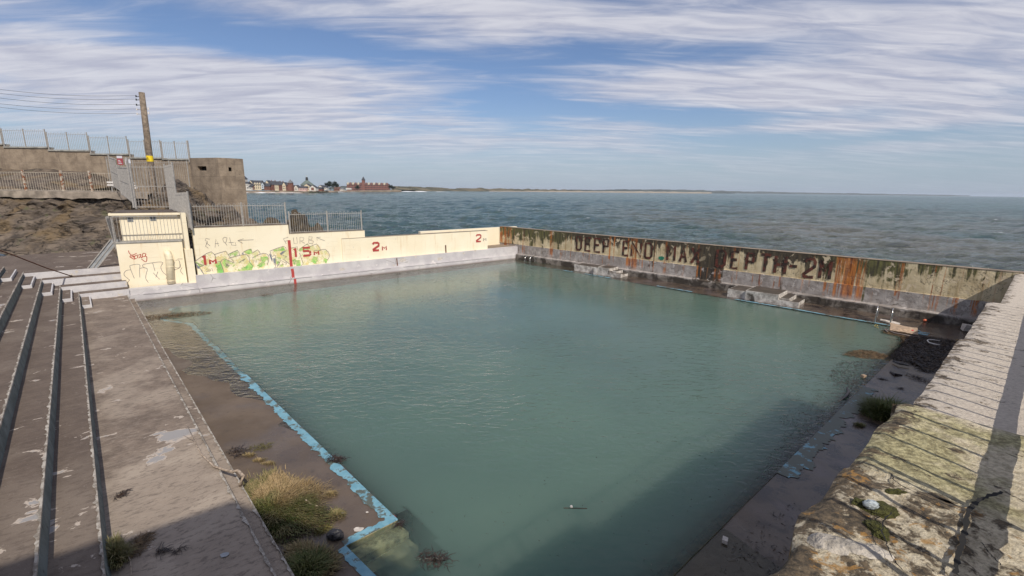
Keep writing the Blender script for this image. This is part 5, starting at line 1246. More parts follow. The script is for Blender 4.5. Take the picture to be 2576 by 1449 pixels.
# ---------------------------------------------------------------- grass
def grass(label, c, rad, n_, h, seed, dryc=None, lean=None, kindname='grass_tuft', group='grass tufts'):
    rnd = random.Random(seed); vs = []; fs = []; dry = []
    for i in range(n_):
        a = rnd.uniform(0, 6.2832); q = math.sqrt(rnd.random()); lob = 1+.38*noise.noise(Vector((math.cos(a)*1.7, math.sin(a)*1.7, seed)))+.14*rnd.gauss(0, 1)*(q > .75); x = q*rad[0]*math.cos(a)*lob; y = q*rad[1]*math.sin(a)*lob
        x, y = x*rad[2].x+y*-rad[2].y, x*rad[2].y+y*rad[2].x
        hh = h*(1-.55*q*q)*rnd.uniform(.5, 1.15)*(1.5 if rnd.random() < .08 else 1)*(1+.5*noise.noise(Vector((x*4, y*4, seed)))); d = Vector((x, y, 0)); d = d.normalized() if d.length > .01 else Vector((1, 0, 0))
        ld_ = (d*rnd.uniform(.2, 1.0)*(.35+q)+Vector((rnd.uniform(-.5, .5), rnd.uniform(-.5, .5), 0))+(lean or Vector((0, 0, 0))))
        b0 = Vector((c.x+x, c.y+y, c.z)); w = rnd.uniform(.003, .007)*(1+h); side = ld_.cross(Vector((0, 0, 1))).normalized()*w if ld_.length > .01 else Vector((w, 0, 0))
        p1 = b0+Vector((0, 0, hh*.55))+ld_*hh*.42; p2 = b0+Vector((0, 0, hh*.78))+ld_*hh*1.15
        k = len(vs); vs += [b0-side, b0+side, p1+side*.8, p1-side*.8, p2]; fs += [(k, k+1, k+2, k+3), (k+3, k+2, k+4)]
        dv = rnd.random()*.5
        if dryc: dv = min(1, max(0, dryc(x, y, q)+rnd.uniform(-.25, .25)))
        dry += [dv]*5
    me = bpy.data.meshes.new(kindname); me.from_pydata(vs, [], fs); me.materials.append(GRASS)
    at = me.attributes.new('dry', 'FLOAT', 'POINT'); at.data.foreach_set('value', dry)
    o = bpy.data.objects.new(kindname, me); C.objects.link(o); return tag(o, label, 'grass', group)
gc = g(*zd(835, 520), .02)
mound = rock('turf_mound', (gc.x, gc.y, -.05), (.85, .60, .085), 61, MOSS, 'x', res=4, amp=.2)
gt = grass('large shaggy tuft of green and straw grass against the terrace lip', gc, (1.12, .80, Vector((.8, -.6, 0)).normalized()), 13000, .17, 3, lambda x, y, q: .25+.75*max(0, min(1, (y-.02+.35*noise.noise(Vector((x*2.5, y*2.5, 0))))*3.2))*(1 if x > -.5 else .3)+.35*noise.noise(Vector((x*4, y*4, 3))), Vector((.15, -.25, 0)))
mound.parent = gt; 
for k_ in ('label', 'category'): del mound[k_]
gc2 = g(*zd(1170, 1120), .02); grass('bright green grass tuft at the bottom edge beside the blue kerb', gc2, (.42, .36, Vector((1, 0, 0))), 3200, .19, 5, lambda x, y, q: .1+.5*(q > .7))
grass('brownish grass tuft just behind the bright green one', g(*zd(1100, 960), .02), (.22, .18, Vector((1, 0, 0))), 700, .16, 6, lambda x, y, q: .75)
grass('small straw coloured tuft alone on the deck above the wrack', g(*zd(1395, 400), .02), (.11, .08, Vector((1, 0, 0))), 260, .10, 7, lambda x, y, q: .8)
grass('olive tuft beside the black wrack on the deck', g(*zd(1450, 600), .02), (.16, .12, Vector((1, 0, 0))), 420, .10, 8, lambda x, y, q: .5)
grass('dark green tuft at the foot of the right wall', g(2222, 1042, .02), (.55, .40, Vector((.75, .65, 0))), 3600, .42, 9, lambda x, y, q: .05)
grass('green and brown tuft growing at the lowest terrace riser', g(*zb(950, 1290), zk(0)), (.30, .12, Vector((-.72, .69, 0))), 1500, .22, 10, lambda x, y, q: .35)
grass('tiny dark tuft on the right hand deck below the larger one', g(*zr(580, 500), .02), (.14, .10, Vector((1, 0, 0))), 300, .10, 11, lambda x, y, q: .3)
for i, px in enumerate(((zd(610, 20)), (zd(700, 70)), (zd(795, 100)))): grass(('brown tuft nearest the driftwood twig', 'yellowish tuft between two others above the big grass tuft', 'sparse tuft right of the yellowish one')[i], g(*px, .02), (.14, .06, Vector((1, 0, 0))), 220, .07, 12+i, lambda x, y, q: .8)

# ---------------------------------------------------------------- seaweed
def weed(label, c, rad, n_, seed, mt=WEED, h=.10, name='seaweed_clump', ln_=.25, group='seaweed clumps', kind=None, rot=0, poly=None, w0=.012):
    rnd = random.Random(seed); mb = MB()
    for i in range(n_):
        if poly:
            while 1:
                x = rnd.uniform(min(p[0] for p in poly), max(p[0] for p in poly)); y = rnd.uniform(min(p[1] for p in poly), max(p[1] for p in poly))
                if inside(x, y, poly): break
            p = Vector((x, y, 0)); z0__ = max(.012, deckz(x, y)) if not inside(x, y, pool) else .006; q = 0
        else:
            a = rnd.uniform(0, 6.2832); q = rnd.random()**.7; x = q*rad[0]*math.cos(a); y = q*rad[1]*math.sin(a)
            x, y = x*math.cos(rot)-y*math.sin(rot), x*math.sin(rot)+y*math.cos(rot); p = c+Vector((x, y, 0)); z0__ = c.z
        an = rnd.uniform(0, 6.2832); L_ = ln_*rnd.uniform(.3, 1.1); w = w0*rnd.uniform(.5, 1.6); zt = h*(1-q)*rnd.random()+.006; k = len(mb.v)
        cv = rnd.uniform(-1.2, 1.2); pts = []
        for j in range(4):
            pts.append(Vector((p.x, p.y, z0__+zt*(.3+.9*math.sin(j*1.3+i))*.7+.008))); an += cv*.5; p = p+Vector((math.cos(an), math.sin(an), 0))*L_/3
        for j, pp in enumerate(pts):
            d_ = Vector((-math.sin(an), math.cos(an), 0)); ww = w*(1-.25*j); mb.v += [pp-d_*ww, pp+d_*ww+Vector((0, 0, ww*.6))]
        for j in range(3): mb.f.append([k+2*j, k+2*j+1, k+2*j+3, k+2*j+2])
    o = mb.build(name, mt); return tag(o, label, 'seaweed', group, kind)
# black bank on the right and its loose edge, uncountable
E_ = lambda *pts: [tuple(g(*ze(*p), 0)[:2]) for p in pts]
bank = E_((1120, 900), (1350, 700), (1400, 560), (1500, 500), (1900, 560), (2320, 640), (2200, 860), (2000, 1160), (1800, 1180), (1500, 1000), (1250, 950))
weed('black bank of washed up kelp at the foot of the right wall', None, None, 9000, 1, name='seaweed_bank', kind='stuff', group=None, poly=bank, h=.06, ln_=.34, w0=.012)
weed('brown strands tangled over the black kelp bank', None, None, 1500, 11, WEEDB, name='kelp_strands', kind='stuff', group=None, poly=bank, h=.08, ln_=.34, w0=.007)
fl1 = E_((280, 870), (500, 780), (800, 790), (1100, 880), (1350, 700), (1320, 540), (1000, 480), (1000, 420), (1280, 450), (1420, 540), (1300, 800), (1080, 930), (700, 930), (400, 900))
weed('floating brown weed between ladder and kelp bank', None, None, 2600, 2, WEEDB, name='floating_weed', kind='stuff', group=None, poly=fl1, h=.015, ln_=.22, w0=.009)
fl2 = E_((200, 1000), (900, 940), (1000, 1000), (700, 1290), (500, 1430), (100, 1430), (0, 1250))
weed('sparse dark weed scraps drifting off the right kerb', None, None, 900, 3, name='floating_weed', kind='stuff', group=None, poly=fl2, h=.01, ln_=.13, w0=.008)
E2 = lambda *pts: [tuple(g(*zm(2500, 1260, 1000, 2576)(*p), 0)[:2]) for p in pts]
weed('thin dark weed scraps drifting along the submerged right edge', None, None, 620, 4, name='floating_weed', kind='stuff', group=None, poly=E2((1050, 800), (1500, 560), (1850, 430), (1700, 700), (1350, 950), (950, 1300), (850, 1391), (1150, 900)), h=.01, ln_=.10, w0=.006)
deb = [tuple(g(*p, 0)[:2]) for p in ((980, 1300), (1500, 1150), (1950, 1120), (1800, 1300), (1650, 1440), (1050, 1440))]
weed('fine weed flecks scattered over the shaded water', None, None, 170, 5, name='floating_weed', kind='stuff', group=None, poly=deb, h=.004, ln_=.06, w0=.004)
deck_r = [tuple(W3in(a, p_)[:2]) for a, p_ in ((2.5, .9), (9.5, .9), (9.5, 2.6), (2.5, 2.8))]
weed('trampled dark weed scraps over the shaded right deck', None, None, 900, 6, name='deck_litter', kind='stuff', group=None, poly=deck_r, h=.02, ln_=.10, w0=.008)
C2_ = [((zc_(0, 0)) if 0 else None)]
zc_ = zm(0, 960, 960, 2576)
weed('brown weed heap in the shallow entry notch by the cream wall', g(*zc_(1760, 600), .0), (1.5, .62), 1500, 20, WEEDB, .05, ln_=.16, rot=R(20), w0=.008)
for i, (px, r1, n_, mt_, lab) in enumerate(((zd(1330, 610), .30, 160, WEED, 'black branching wrack beside an olive tuft on the left deck'), (zd(1320, 740), .16, 120, WEEDG, 'olive wrack strands above the dark stone'), (zd(1020, 840), .22, 110, WEED, 'dark weed scrap between the big tuft and the dark stone'), (zd(1440, 60), .22, 200, WEED, 'black weed draped over the blue kerb'),
      (zd(1020, 990), .22, 90, WEEDB, 'brown twiggy weed behind the bright green tuft'), (zd(1360, 1040), .28, 90, WEED, 'thin dark weed right of the bright green tuft'), (zd(2400, 1030), .30, 260, WEED, 'dark weed cluster floating at the bottom near the sunken steps'), (zd(2050, 690), .12, 50, WEED, 'weed scrap hanging on the blue kerb corner'),
      (zb(1120, 1200), .30, 330, WEEDB, 'brown heap of dried weed and roots against the terrace riser'), (zb(1330, 1250), .12, 60, WEED, 'dark weed scrap on the terrace floor right of the brown heap'), (zb(1465, 1240), .08, 40, WEED, 'smallest dark weed scrap on the shaded terrace floor'), (zb(1000, 775), .13, 60, WEED, 'crab shaped black weed on the sunlit terrace floor'),
      (zb(1960, 430), .3, 150, WEED, 'dark twiggy wrack on the deck beside the gutter'), (zb(2140, 390), .28, 120, WEEDG, 'olive twiggy wrack right of the dark one'), (ze(1650, 1290), .45, 240, WEED, 'black weed spilling from the foot of the right wall'), (ze(1000, 1300), .12, 60, WEED, 'round black weed on the wet right deck'), (zr(840, 265), .15, 40, WEED, 'thin black weed strand on the wet right deck'),
      (z3(1650, 1090), .35, 60, WEED, 'thin weed line on the kerb below the far red 2M'), (z3(320, 1308), .55, 120, WEEDB, 'brown weed drifted onto the far kerb'), (ze(340, 140), .25, 90, WEED, 'black weed on the blue kerb left of the ladder'), (ze(700, 235), .2, 70, WEED, 'black weed on the blue kerb just left of the ladder rails'))):
    z_ = zk(0)+.01 if px[1] > 1100 and px[0] < 500 and i in (8, 9, 10, 11) else .02
    weed(lab, g(*px, z_), (r1, r1*.6), n_, 30+i, mt_, .05, ln_=.16, rot=i, w0=.007)

# ---------------------------------------------------------------- driftwood, stones, litter
P = lambda x, y, z: g(*zd(x, y), z)
def on(px, z): return g(*px, z)
dw = [(zb(1545, 215), .40), (zb(1600, 340), .44), (zb(1660, 450), .46), (zb(1760, 545), .42), (zb(1850, 575), .42), (zb(1920, 590), .46), (zb(1960, 580), .48), (zb(2000, 625), .44), (zb(1985, 680), .30), (zb(1975, 725), .12)]
mb = MB(); mb.tube([on(p, z) for p, z in dw], [.006, .009, .014, .022, .026, .028, .030, .034, .033, .032], 8)
o = tag(mb.build('driftwood_branch', DRIFT, None, True), 'crooked driftwood branch lying over the gutter beside the big grass tuft', 'branch')
mb = MB(); mb.tube([on(zb(1510, 290), .41), on(zb(1590, 330), .44)], [.003, .006], 5); mb.build('twig', DRIFT, o)
mb = MB(); mb.tube([on(zb(1905, 735), .04), on(zb(1900, 780), .14), on(zb(1918, 830), .16)], [.012, .016, .006], 6); tag(mb.build('stick', DRIFT), 'short pale stick standing by the left end of the big tuft', 'stick')
mb = MB(); mb.tube([on(zb(1040, 1250), .42), on(zb(1075, 1330), .40), on(zb(1080, 1440), .40)], [.008, .008, .005], 5); tag(mb.build('root_strand', DRIFT), 'pale root trailing from the brown weed heap', 'root')
mb = MB(); mb.tube([on(zd(1150, 450), .10), on(zd(1200, 490), .06), on(zd(1300, 520), .05)], [.016, .012, .005], 6); tag(mb.build('stick', DRIFT), 'thin stick poking out of the right side of the big tuft', 'stick')
sp = g(*zd(1435, 800), .05); rock('beach_stone', (sp.x, sp.y, .07), (.145, .10, .09), 71, STONE, 'dark wet stone lying on the left deck above the blue kerb', 'stone', res=3, amp=.3)
mb = MB(); mb.tube([g(*zm(1900, 1700, 1100, 2576)(500, 480), .006), g(*zm(1900, 1700, 1100, 2576)(705, 484), .006)], .009, 6); tag(mb.build('floating_stick', WEED), 'straight dark stick floating in the shaded water', 'stick')
mb = MB(); c_ = g(*zm(1900, 1700, 1100, 2576)(568, 468), .008); mb.tube([c_, c_+Vector((0, 0, .02))], [.03, .02], 10); tag(mb.build('foam_fleck', WHITEP), 'round white fleck touching the floating dark stick', 'foam')
mb = MB(); mb.tube([g(*zr(500, 262), .05), g(*zr(508, 290), .04), g(*zr(490, 320), .02), g(*zr(440, 348), .0)], [.03, .045, .04, .015], 8); tag(mb.build('driftwood_log', STONE, None, True), 'dark curved stick floating off the right kerb', 'stick')
def flake(px, z, r_, lab, mt_=WHITEP, seed=0):
    c_ = g(*px, z); mb = MB(); pl_ = blob_poly(c_.x, c_.y, r_, r_*.7, seed, 14); mb.prism(pl_, z, z+.008); tag(mb.build('paint_flake', mt_), lab, 'flake')
flake(zb(1850, 1275), zk(0)+.014, .065, 'white paint flake on the shaded terrace floor', WOODG, 1)
flake(zd(1660, 735), .035, .085, 'white plaster flake on the deck near the dark stone', PALE, 2)
flake(zd(1505, 575), .035, .03, 'small white flake beside the olive tuft', PALE, 3)
flake(zd(1742, 570), .035, .025, 'small white flake by the blue kerb above the corner', PALE, 4)
# litter in the right hand corner
def slab(name, px, z, L_, W_, H_, ang, mt_, lab, tilt=0, cat='slab'):
    c_ = g(*px, z); bm = bmesh.new(); bmesh.ops.create_cube(bm, size=1); bmesh.ops.subdivide_edges(bm, edges=bm.edges, cuts=3, use_grid_fill=True)
    for v in bm.verts: v.co = Vector((v.co.x*L_, v.co.y*W_, v.co.z*H_)); v.co += Vector((noise.noise(v.co*5), noise.noise(v.co*5+Vector((3, 0, 0))), noise.noise(v.co*5+Vector((0, 7, 0)))))*.06*min(1, W_*2)
    me = bpy.data.meshes.new(name); bm.to_mesh(me); bm.free(); me.materials.append(mt_); o = bpy.data.objects.new(name, me); C.objects.link(o)
    o.location = c_+Vector((0, 0, H_*.3)); o.rotation_euler = (tilt, .1, ang); return tag(o, lab, cat)
slab('stone_slab', ze(1370, 430), .1, .95, .55, .12, R(-30), SLAB, 'tilted pinkish stone slab beside the ladder', .35)
slab('plaster_slab', ze(1130, 278), .05, .75, .3, .05, R(-44), PALE, 'thin pale slab on the blue kerb behind the ladder rail')
slab('plaster_block', z6(2165, 685), .1, .32, .30, .28, R(-20), PALE, 'squarish white block against the foot of the right wall', cat='block')
for px, r_, mt_, lab in ((ze(1520, 450), .13, REDP, 'red ball wedged at the end of the stone slab'), (ze(1755, 245), .08, ORAP, 'small orange ball on the deck behind the ladder')):
    c_ = g(*px, .08); bm = bmesh.new(); bmesh.ops.create_uvsphere(bm, u_segments=20, v_segments=12, radius=r_); bmesh.ops.scale(bm, vec=(1, .9, .85), verts=bm.verts); me = bpy.data.meshes.new('ball'); bm.to_mesh(me); bm.free(); me.materials.append(mt_)
    for p_ in me.polygons: p_.use_smooth = True
    o = bpy.data.objects.new('ball', me); C.objects.link(o); o.location = c_; tag(o, lab, 'ball')
mb = MB(); mb.tube([g(*ze(*p), .06) for p in ((1090, 450), (1040, 410), (1060, 400), (1210, 470), (1400, 505), (1660, 555))], .028, 8); tag(mb.build('plastic_pipe', simple('dull pipe', (.22, .18, .16), .6), None, True), 'long pinkish pipe lying on the weed by the stone slab', 'pipe')
mb = MB(); mb.tube([g(*ze(*p), .14) for p in ((2030, 612), (1900, 592), (1820, 590), (1800, 605), (1830, 640), (1930, 670), (2030, 685))], .020, 8); tag(mb.build('hose', WHITEP, None, True), 'white hose curled in a C on the black kelp bank', 'hose')
mb = MB(); mb.tube([g(*ze(*p), .03) for p in ((930, 385), (850, 345), (880, 322), (915, 335), (900, 350))], .014, 6); tag(mb.build('rope', simple('yellow rope', (.40, .33, .12), .8), None, True), 'yellowish loop of rope floating under the left ladder rail', 'rope')
mb = MB(); mb.tube([g(*ze(1190, 975), .08), g(*ze(1300, 1020), .09), g(*ze(1480, 1058), .07)], [.03, .035, .02], 8); tag(mb.build('plank_stick', STONE), 'straight dark stick at the edge of the kelp bank', 'stick')
mb = MB(); mb.tube([g(*ze(1140, 1170), .03), g(*ze(1220, 1215), .05), g(*ze(1350, 1222), .03)], [.03, .05, .02], 8); tag(mb.build('kelp_stalk', STONE), 'thick curved kelp stalk on the wet right deck', 'seaweed')
for i, (px, lab) in enumerate(((zb(1160, 0), 0), )): pass
slab('shell_stone', ze(660, 1255), .02, .16, .10, .08, .4, SLAB, 'small tan stone on the right kerb', cat='stone')
slab('shell_stone', zm(2400, 1500, 900, 1976)(700, 1162), .01, .12, .09, .06, 1.0, PALE, 'small pale stone on the bottom right deck', cat='stone')
sp = g(*zr(648, 1003), ZN+.03); rock('pebble', (sp.x, sp.y, ZN+.035), (.040, .026, .022), 77, simple('blue grey pebble', (.32, .36, .38), .5, vary=.4, scale=60), 'blue grey pebble in the moss on the right wall top', 'pebble', res=3, amp=.25)
# moss and worn features on the nearest wall top
for i, (px, rx, ry) in enumerate(((zr(700, 1030), .10, .065), (zr(590, 1000), .06, .04), (zr(690, 1160), .05, .07), (zr(800, 930), .07, .03))):
    c_ = g(*px, ZN); ms = rock('moss', (c_.x, c_.y, ZN-.005), (rx*.9, ry*.9, .035), 80+i, MOSS, 'x', res=4, amp=.5); ms.parent = w3
    for k_ in ('label', 'category'): del ms[k_]
def crackline(pts, z, w, nm='crack'):
    mb = MB(); q = smooth_([tuple(g(*zr(*p), z)) for p in pts], 8); k = len(mb.v); V = [Vector(p) for p in q]; out = []
    for i, p in enumerate(V):
        t_ = (V[min(i+1, len(V)-1)]-V[max(i-1, 0)]).normalized(); n_ = Vector((-t_.y, t_.x, 0)); e = n_*w*(.35+.9*abs(noise.noise(p*40)))+n_*0; jig = n_*.008*noise.noise(p*60)
        mb.v += [p-e+jig+Vector((0, 0, .004)), p+e+jig+Vector((0, 0, .004))]
    for i in range(len(V)-1): mb.f.append([k+2*i, k+2*i+1, k+2*i+3, k+2*i+2])
    return mb.build(nm, BLACKH, w3)
crackline([(575, 742), (600, 738), (680, 760), (770, 800), (800, 850), (880, 900), (1000, 950), (1150, 1010), (1250, 1050)], ZN+.035, .006)
crackline([(780, 1050), (720, 1130), (740, 1230), (780, 1330), (850, 1420)], ZN+.035, .004)
crackline([(1180, 1440), (1200, 1330), (1240, 1180), (1270, 1040), (1310, 990), (1360, 960), (1480, 920)], ZN+.03, .018)
crackline([(1500, 920), (1617, 985)], ZN+.035, .004)
crackline([(1345, 1240), (1400, 1310), (1470, 1385)], ZN+.035, .004)
# white rendered nose at the broken near edge
cn = g(*zr(330, 1290), ZN-.04); cn2 = g(*zr(820, 1400), ZN-.05); mb = MB()
def nose(a, b_):
    t_ = a; c_ = cn.lerp(cn2, t_*1.25-.22); dr = (cn2-cn).normalized(); sd_ = Vector((-dr.y, dr.x, 0)); an = (b_-.5)*2.6; e_t = max(0, abs(t_-.5)-.22)/.28; rr_ = .085*(1-.8*e_t**4)+.012*noise.noise(Vector((t_*9, 1, 1)))
    p = c_+sd_*math.sin(an)*rr_ + Vector((0, 0, (math.cos(an)-1)*rr_*.8+.075-.05*e_t**2)); p += Vector((0, 0, .012*noise.noise(p*9)+.006*noise.noise(p*40))); return p
ns = grid_mesh('rendered_nose', simple('smooth pale render', (.40, .36, .31), .85, vary=.5, scale=9, bumpv=.9, bdist=.03), 60, 24, nose, w3)

# ---------------------------------------------------------------- railing on the right wall (casts the striped shadow) and the added shadow building behind
bR_ = .80
rr2 = root('wall_railing', W3.P(29, bR_, 4.2), 'grey barred railing on the right wall beside the viewer', 'railing')
for i, (a, b_, zt, ro) in enumerate(SEGS):
    if i == 0: continue
    if i == 4: b_ = 28.0
    n_ = int((b_-a)/.28)
    mb = MB()
    for k in range(n_): mb.bar(W3.P(a+.09+k*.28, bR_, zt+.14), W3.P(a+.09+k*.28, bR_, zt+1.3), .021)
    mb.build('bars', GALV, rr2)
    mb = MB(); mb.bar(W3.P(a, bR_, zt+.16), W3.P(b_-.01, bR_, zt+.16), .03, .11); mb.build('bottom_rail', GALV, rr2)
    mb = MB(); mb.bar(W3.P(a, bR_, zt+1.3), W3.P(b_-.01, bR_, zt+1.3), .03); mb.build('top_rail', GALV, rr2)
    mb = MB(); mb.bar(W3.P(a+.02, bR_+.03, zt-.05), W3.P(a+.02, bR_+.03, zt+1.33), .035); mb.build('post', GALV, rr2)
# unseen building behind the viewer, added and shaped to cast the foreground shadow
pv = root('shadow_building', W3.P(34, 4, 4.2), 'tall rendered building out of view behind the viewer, added to cast the foreground shadow', 'building')
cpv = -2.5
Q = lambda al, pp, z: W3in(al, pp)+Vector((0, 0, z))
prof = [(-30, 4), (.8, 4), (.8, 8.6), (-.4, 10.3), (-2.1, 12.3), (-30, 13.4)]
mb = MB(); n_ = len(prof); mb.add([Q(a, -3.0, z) for a, z in prof]+[Q(a, -11, z) for a, z in prof], [list(range(n_)), list(range(n_, 2*n_))[::-1]]+[(i, (i+1) % n_, (i+1) % n_+n_, i+n_) for i in range(n_)])
mb.build('wall', CASTW, pv)
for k in range(4):
    mb = MB(); a = -3.5-3.2*k; mb.add([Q(a, -2.98, 6), Q(a-1.3, -2.98, 6), Q(a-1.3, -2.98, 7.8), Q(a, -2.98, 7.8), Q(a, -2.94, 6), Q(a-1.3, -2.94, 6), Q(a-1.3, -2.94, 7.8), Q(a, -2.94, 7.8)], [(3, 2, 1, 0), (4, 5, 6, 7), (0, 1, 5, 4), (3, 7, 6, 2), (0, 4, 7, 3), (1, 2, 6, 5)]); mb.build('window', GLASS, pv)
mb = MB(); mb.add([Q(a, pp, z+d) for d in (.01, .12) for a, pp, z in ((.85, -2.95, 8.6), (-.4, -2.95, 10.35), (-2.1, -2.95, 12.35), (-30, -2.95, 13.45), (-30, -11.05, 13.45), (-2.1, -11.05, 12.35), (-.4, -11.05, 10.35), (.85, -11.05, 8.6))], [(0, 1, 6, 7), (1, 2, 5, 6), (2, 3, 4, 5), (15, 14, 9, 8), (14, 13, 10, 9), (13, 12, 11, 10), (0, 8, 9, 1), (1, 9, 10, 2), (2, 10, 11, 3), (4, 12, 13, 5), (5, 13, 14, 6), (6, 14, 15, 7), (0, 7, 15, 8), (3, 11, 12, 4)]); mb.build('roof', FELT, pv)
# land behind the viewer so nothing floats
lb_ = MB(); lb_.prism([(*W3.P(28.6, BK+3.2, 0)[:2],), (*W3.P(16.35, BK+3.2, 0)[:2],), (60, -4), (200, -300), (-300, -300), (-300, -60), (*TQ(-12, 5)[:2],), (*TQ(LIPQ, 5)[:2],)], -2.5, 3.2)
struct(lb_.build('ground', simple('worn turf', (.07, .075, .035), .95, vary=.4, scale=.5), None), 'ground')

# ================================================================ far shore
YTn = 760.0
def tw(px, Y=YTn): return gy(*z7(*px), Y)
def block(r_, name, x0, x1, y0, y1, za, zb_, mt_, parent=None):
    mb = MB(); mb.hexa([(x0, y0, za), (x1, y0, za), (x1, y1, za), (x0, y1, za), (x0, y0, zb_), (x1, y0, zb_), (x1, y1, zb_), (x0, y1, zb_)]); return mb.build(name, mt_, parent or r_)
def gabled(r_, x0, x1, y0, y1, ze_, zr_, wm, rm, ridge='x', over=.4, za=None):
    za = BASEZ if za is None else za
    if ridge == 'y':      # gable faces the viewer
        mb = MB(); m_ = (x0+x1)/2; mb.add([(x0, y0, za), (x1, y0, za), (x1, y0, ze_), (m_, y0, zr_), (x0, y0, ze_), (x0, y1, za), (x1, y1, za), (x1, y1, ze_), (m_, y1, zr_), (x0, y1, ze_)], [(0, 1, 2, 3, 4), (9, 8, 7, 6, 5), (0, 4, 9, 5), (1, 6, 7, 2), (2, 7, 8, 3), (4, 3, 8, 9)]); w_ = mb.build('wall', wm, r_)
        mb = MB(); d = .35; mb.add([(x0-over, y0-.2, ze_-.2), (m_, y0-.2, zr_+.15), (m_, y1, zr_+.15), (x0-over, y1, ze_-.2), (x0-over, y0-.2, ze_+d), (m_, y0-.2, zr_+d+.25), (m_, y1, zr_+d+.25), (x0-over, y1, ze_+d), (x1+over, y0-.2, ze_-.2), (x1+over, y1, ze_-.2), (x1+over, y0-.2, ze_+d), (x1+over, y1, ze_+d)], [(0, 1, 5, 4), (4, 5, 6, 7), (0, 4, 7, 3), (1, 8, 10, 5), (5, 10, 11, 6), (8, 9, 11, 10)])
        return w_, mb.build('roof', rm, r_)
    block(r_, 'wall', x0, x1, y0, y1, za, ze_, wm); m_ = (y0+y1)/2
    mb = MB(); mb.add([(x0-over, y0-.5, ze_), (x1+over, y0-.5, ze_), (x1+over, y1+.5, ze_), (x0-over, y1+.5, ze_), (x0-over, m_, zr_), (x1+over, m_, zr_)], [(0, 1, 5, 4), (2, 3, 4, 5), (1, 2, 5), (3, 0, 4), (3, 2, 1, 0)]); return None, mb.build('roof', rm, r_)
def wins(r_, x0, x1, y, za, zb_, nx, nz, mt_=GLASS, fw=.35, fh=.5):
    for i in range(nx):
        for j in range(nz):
            cx = x0+(x1-x0)*(i+.5)/nx; cz = za+(zb_-za)*(j+.5)/nz; w = (x1-x0)/nx*fw/2*1.2; h = (zb_-za)/nz*fh/2
            mb = MB(); mb.hexa([(cx-w, y-.12, cz-h), (cx+w, y-.12, cz-h), (cx+w, y+.1, cz-h), (cx-w, y+.1, cz-h), (cx-w, y-.12, cz+h), (cx+w, y-.12, cz+h), (cx+w, y+.1, cz+h), (cx-w, y+.1, cz+h)]); mb.build('window', mt_, r_)
BASEZ = tw((500, 400)).z - .5
print('town base', BASEZ, tw((100, 400)), tw((2400, 400), 1500))
def H(label, px0, px1, pyb, pye, pyr, wm, rm, ridge='x', Y=YTn, depth_=10, nx=3, nz=2, cat='house', name='house', group='houses on the far shore', extra=None):
    a = gy(*z7(px0, pye), Y); b_ = gy(*z7(px1, pye), Y); ze_ = a.z; zr_ = gy(*z7((px0+px1)/2, pyr), Y).z; za = gy(*z7((px0+px1)/2, pyb), Y).z
    r_ = root(name, ((a.x+b_.x)/2, Y, za), label, cat, group)
    gabled(r_, a.x, b_.x, Y, Y+depth_, ze_, zr_, wm, rm, ridge, za=za-1)
    if nx: wins(r_, a.x+.4, b_.x-.4, Y, za+.6, ze_-.3, nx, nz)
    if extra: extra(r_, a.x, b_.x, Y, za, ze_, zr_)
    return r_
def chim(r_, x0, x1, Y, za, ze_, zr_):
    for f in (.12, .88): block(r_, 'chimney', x0+(x1-x0)*f-.5, x0+(x1-x0)*f+.5, Y+4.5, Y+5.5, zr_-1, zr_+1.4, HB)
def dormers(r_, x0, x1, Y, za, ze_, zr_):
    for f in (.2, .5, .8):
        x = x0+(x1-x0)*f; mb = MB(); w = 1.4; mb.add([(x-w, Y-.1, ze_-.5), (x+w, Y-.1, ze_-.5), (x+w, Y-.1, ze_+1.4), (x, Y-.1, ze_+2.7), (x-w, Y-.1, ze_+1.4), (x-w, Y+3, ze_-.5), (x+w, Y+3, ze_-.5), (x+w, Y+3, ze_+1.4), (x, Y+3, ze_+2.7), (x-w, Y+3, ze_+1.4)], [(0, 1, 2, 3, 4), (0, 4, 9, 5), (1, 6, 7, 2), (2, 7, 8, 3), (4, 3, 8, 9)]); mb.build('dormer', HC, r_)
def tower(label, px0, px1, pyb, pye, pyt, wm, rm, Y, name='turret_house', cat='house'):
    a = gy(*z7(px0, pye), Y); b_ = gy(*z7(px1, pye), Y); zt = gy(*z7((px0+px1)/2, pyt), Y).z; za = gy(*z7(px0, pyb), Y).z; w = b_.x-a.x
    r_ = root(name, ((a.x+b_.x)/2, Y, za), label, cat, 'houses on the far shore'); block(r_, 'wall', a.x, b_.x, Y, Y+w, za-1, a.z, wm)
    mb = MB(); o_ = .6; mb.add([(a.x-o_, Y-o_, a.z), (b_.x+o_, Y-o_, a.z), (b_.x+o_, Y+w+o_, a.z), (a.x-o_, Y+w+o_, a.z), ((a.x+b_.x)/2, Y+w/2, zt)], [(0, 1, 4), (1, 2, 4), (2, 3, 4), (3, 0, 4), (3, 2, 1, 0)]); mb.build('roof', rm, r_)
    wins(r_, a.x+.3, b_.x-.3, Y, a.z-3.2, a.z-.3, 2, 1); return r_
tower('white turret with a dark pyramid roof beside the pillbox', 92, 165, 392, 218, 150, HW, ROOFM, YTn+12)
H('white two storey house at the far left of the far shore', 98, 215, 392, 292, 262, HW, ROOFM, 'x', YTn-6, nx=4)
H('low pale house stepping down from the white house', 213, 268, 392, 352, 330, HW, ROOFM, 'x', YTn-7, nx=2, nz=1)
H('cream gabled house behind the brick one', 215, 300, 390, 300, 245, HC, ROOFM, 'y', YTn+5)
H('small red brick house with a dark roof', 226, 302, 392, 330, 290, HB, ROOFM, 'x', YTn-2)
H('dark roofed cream house with three dormers', 298, 428, 388, 305, 242, HC, ROOFM, 'x', YTn, extra=dormers, nx=4)
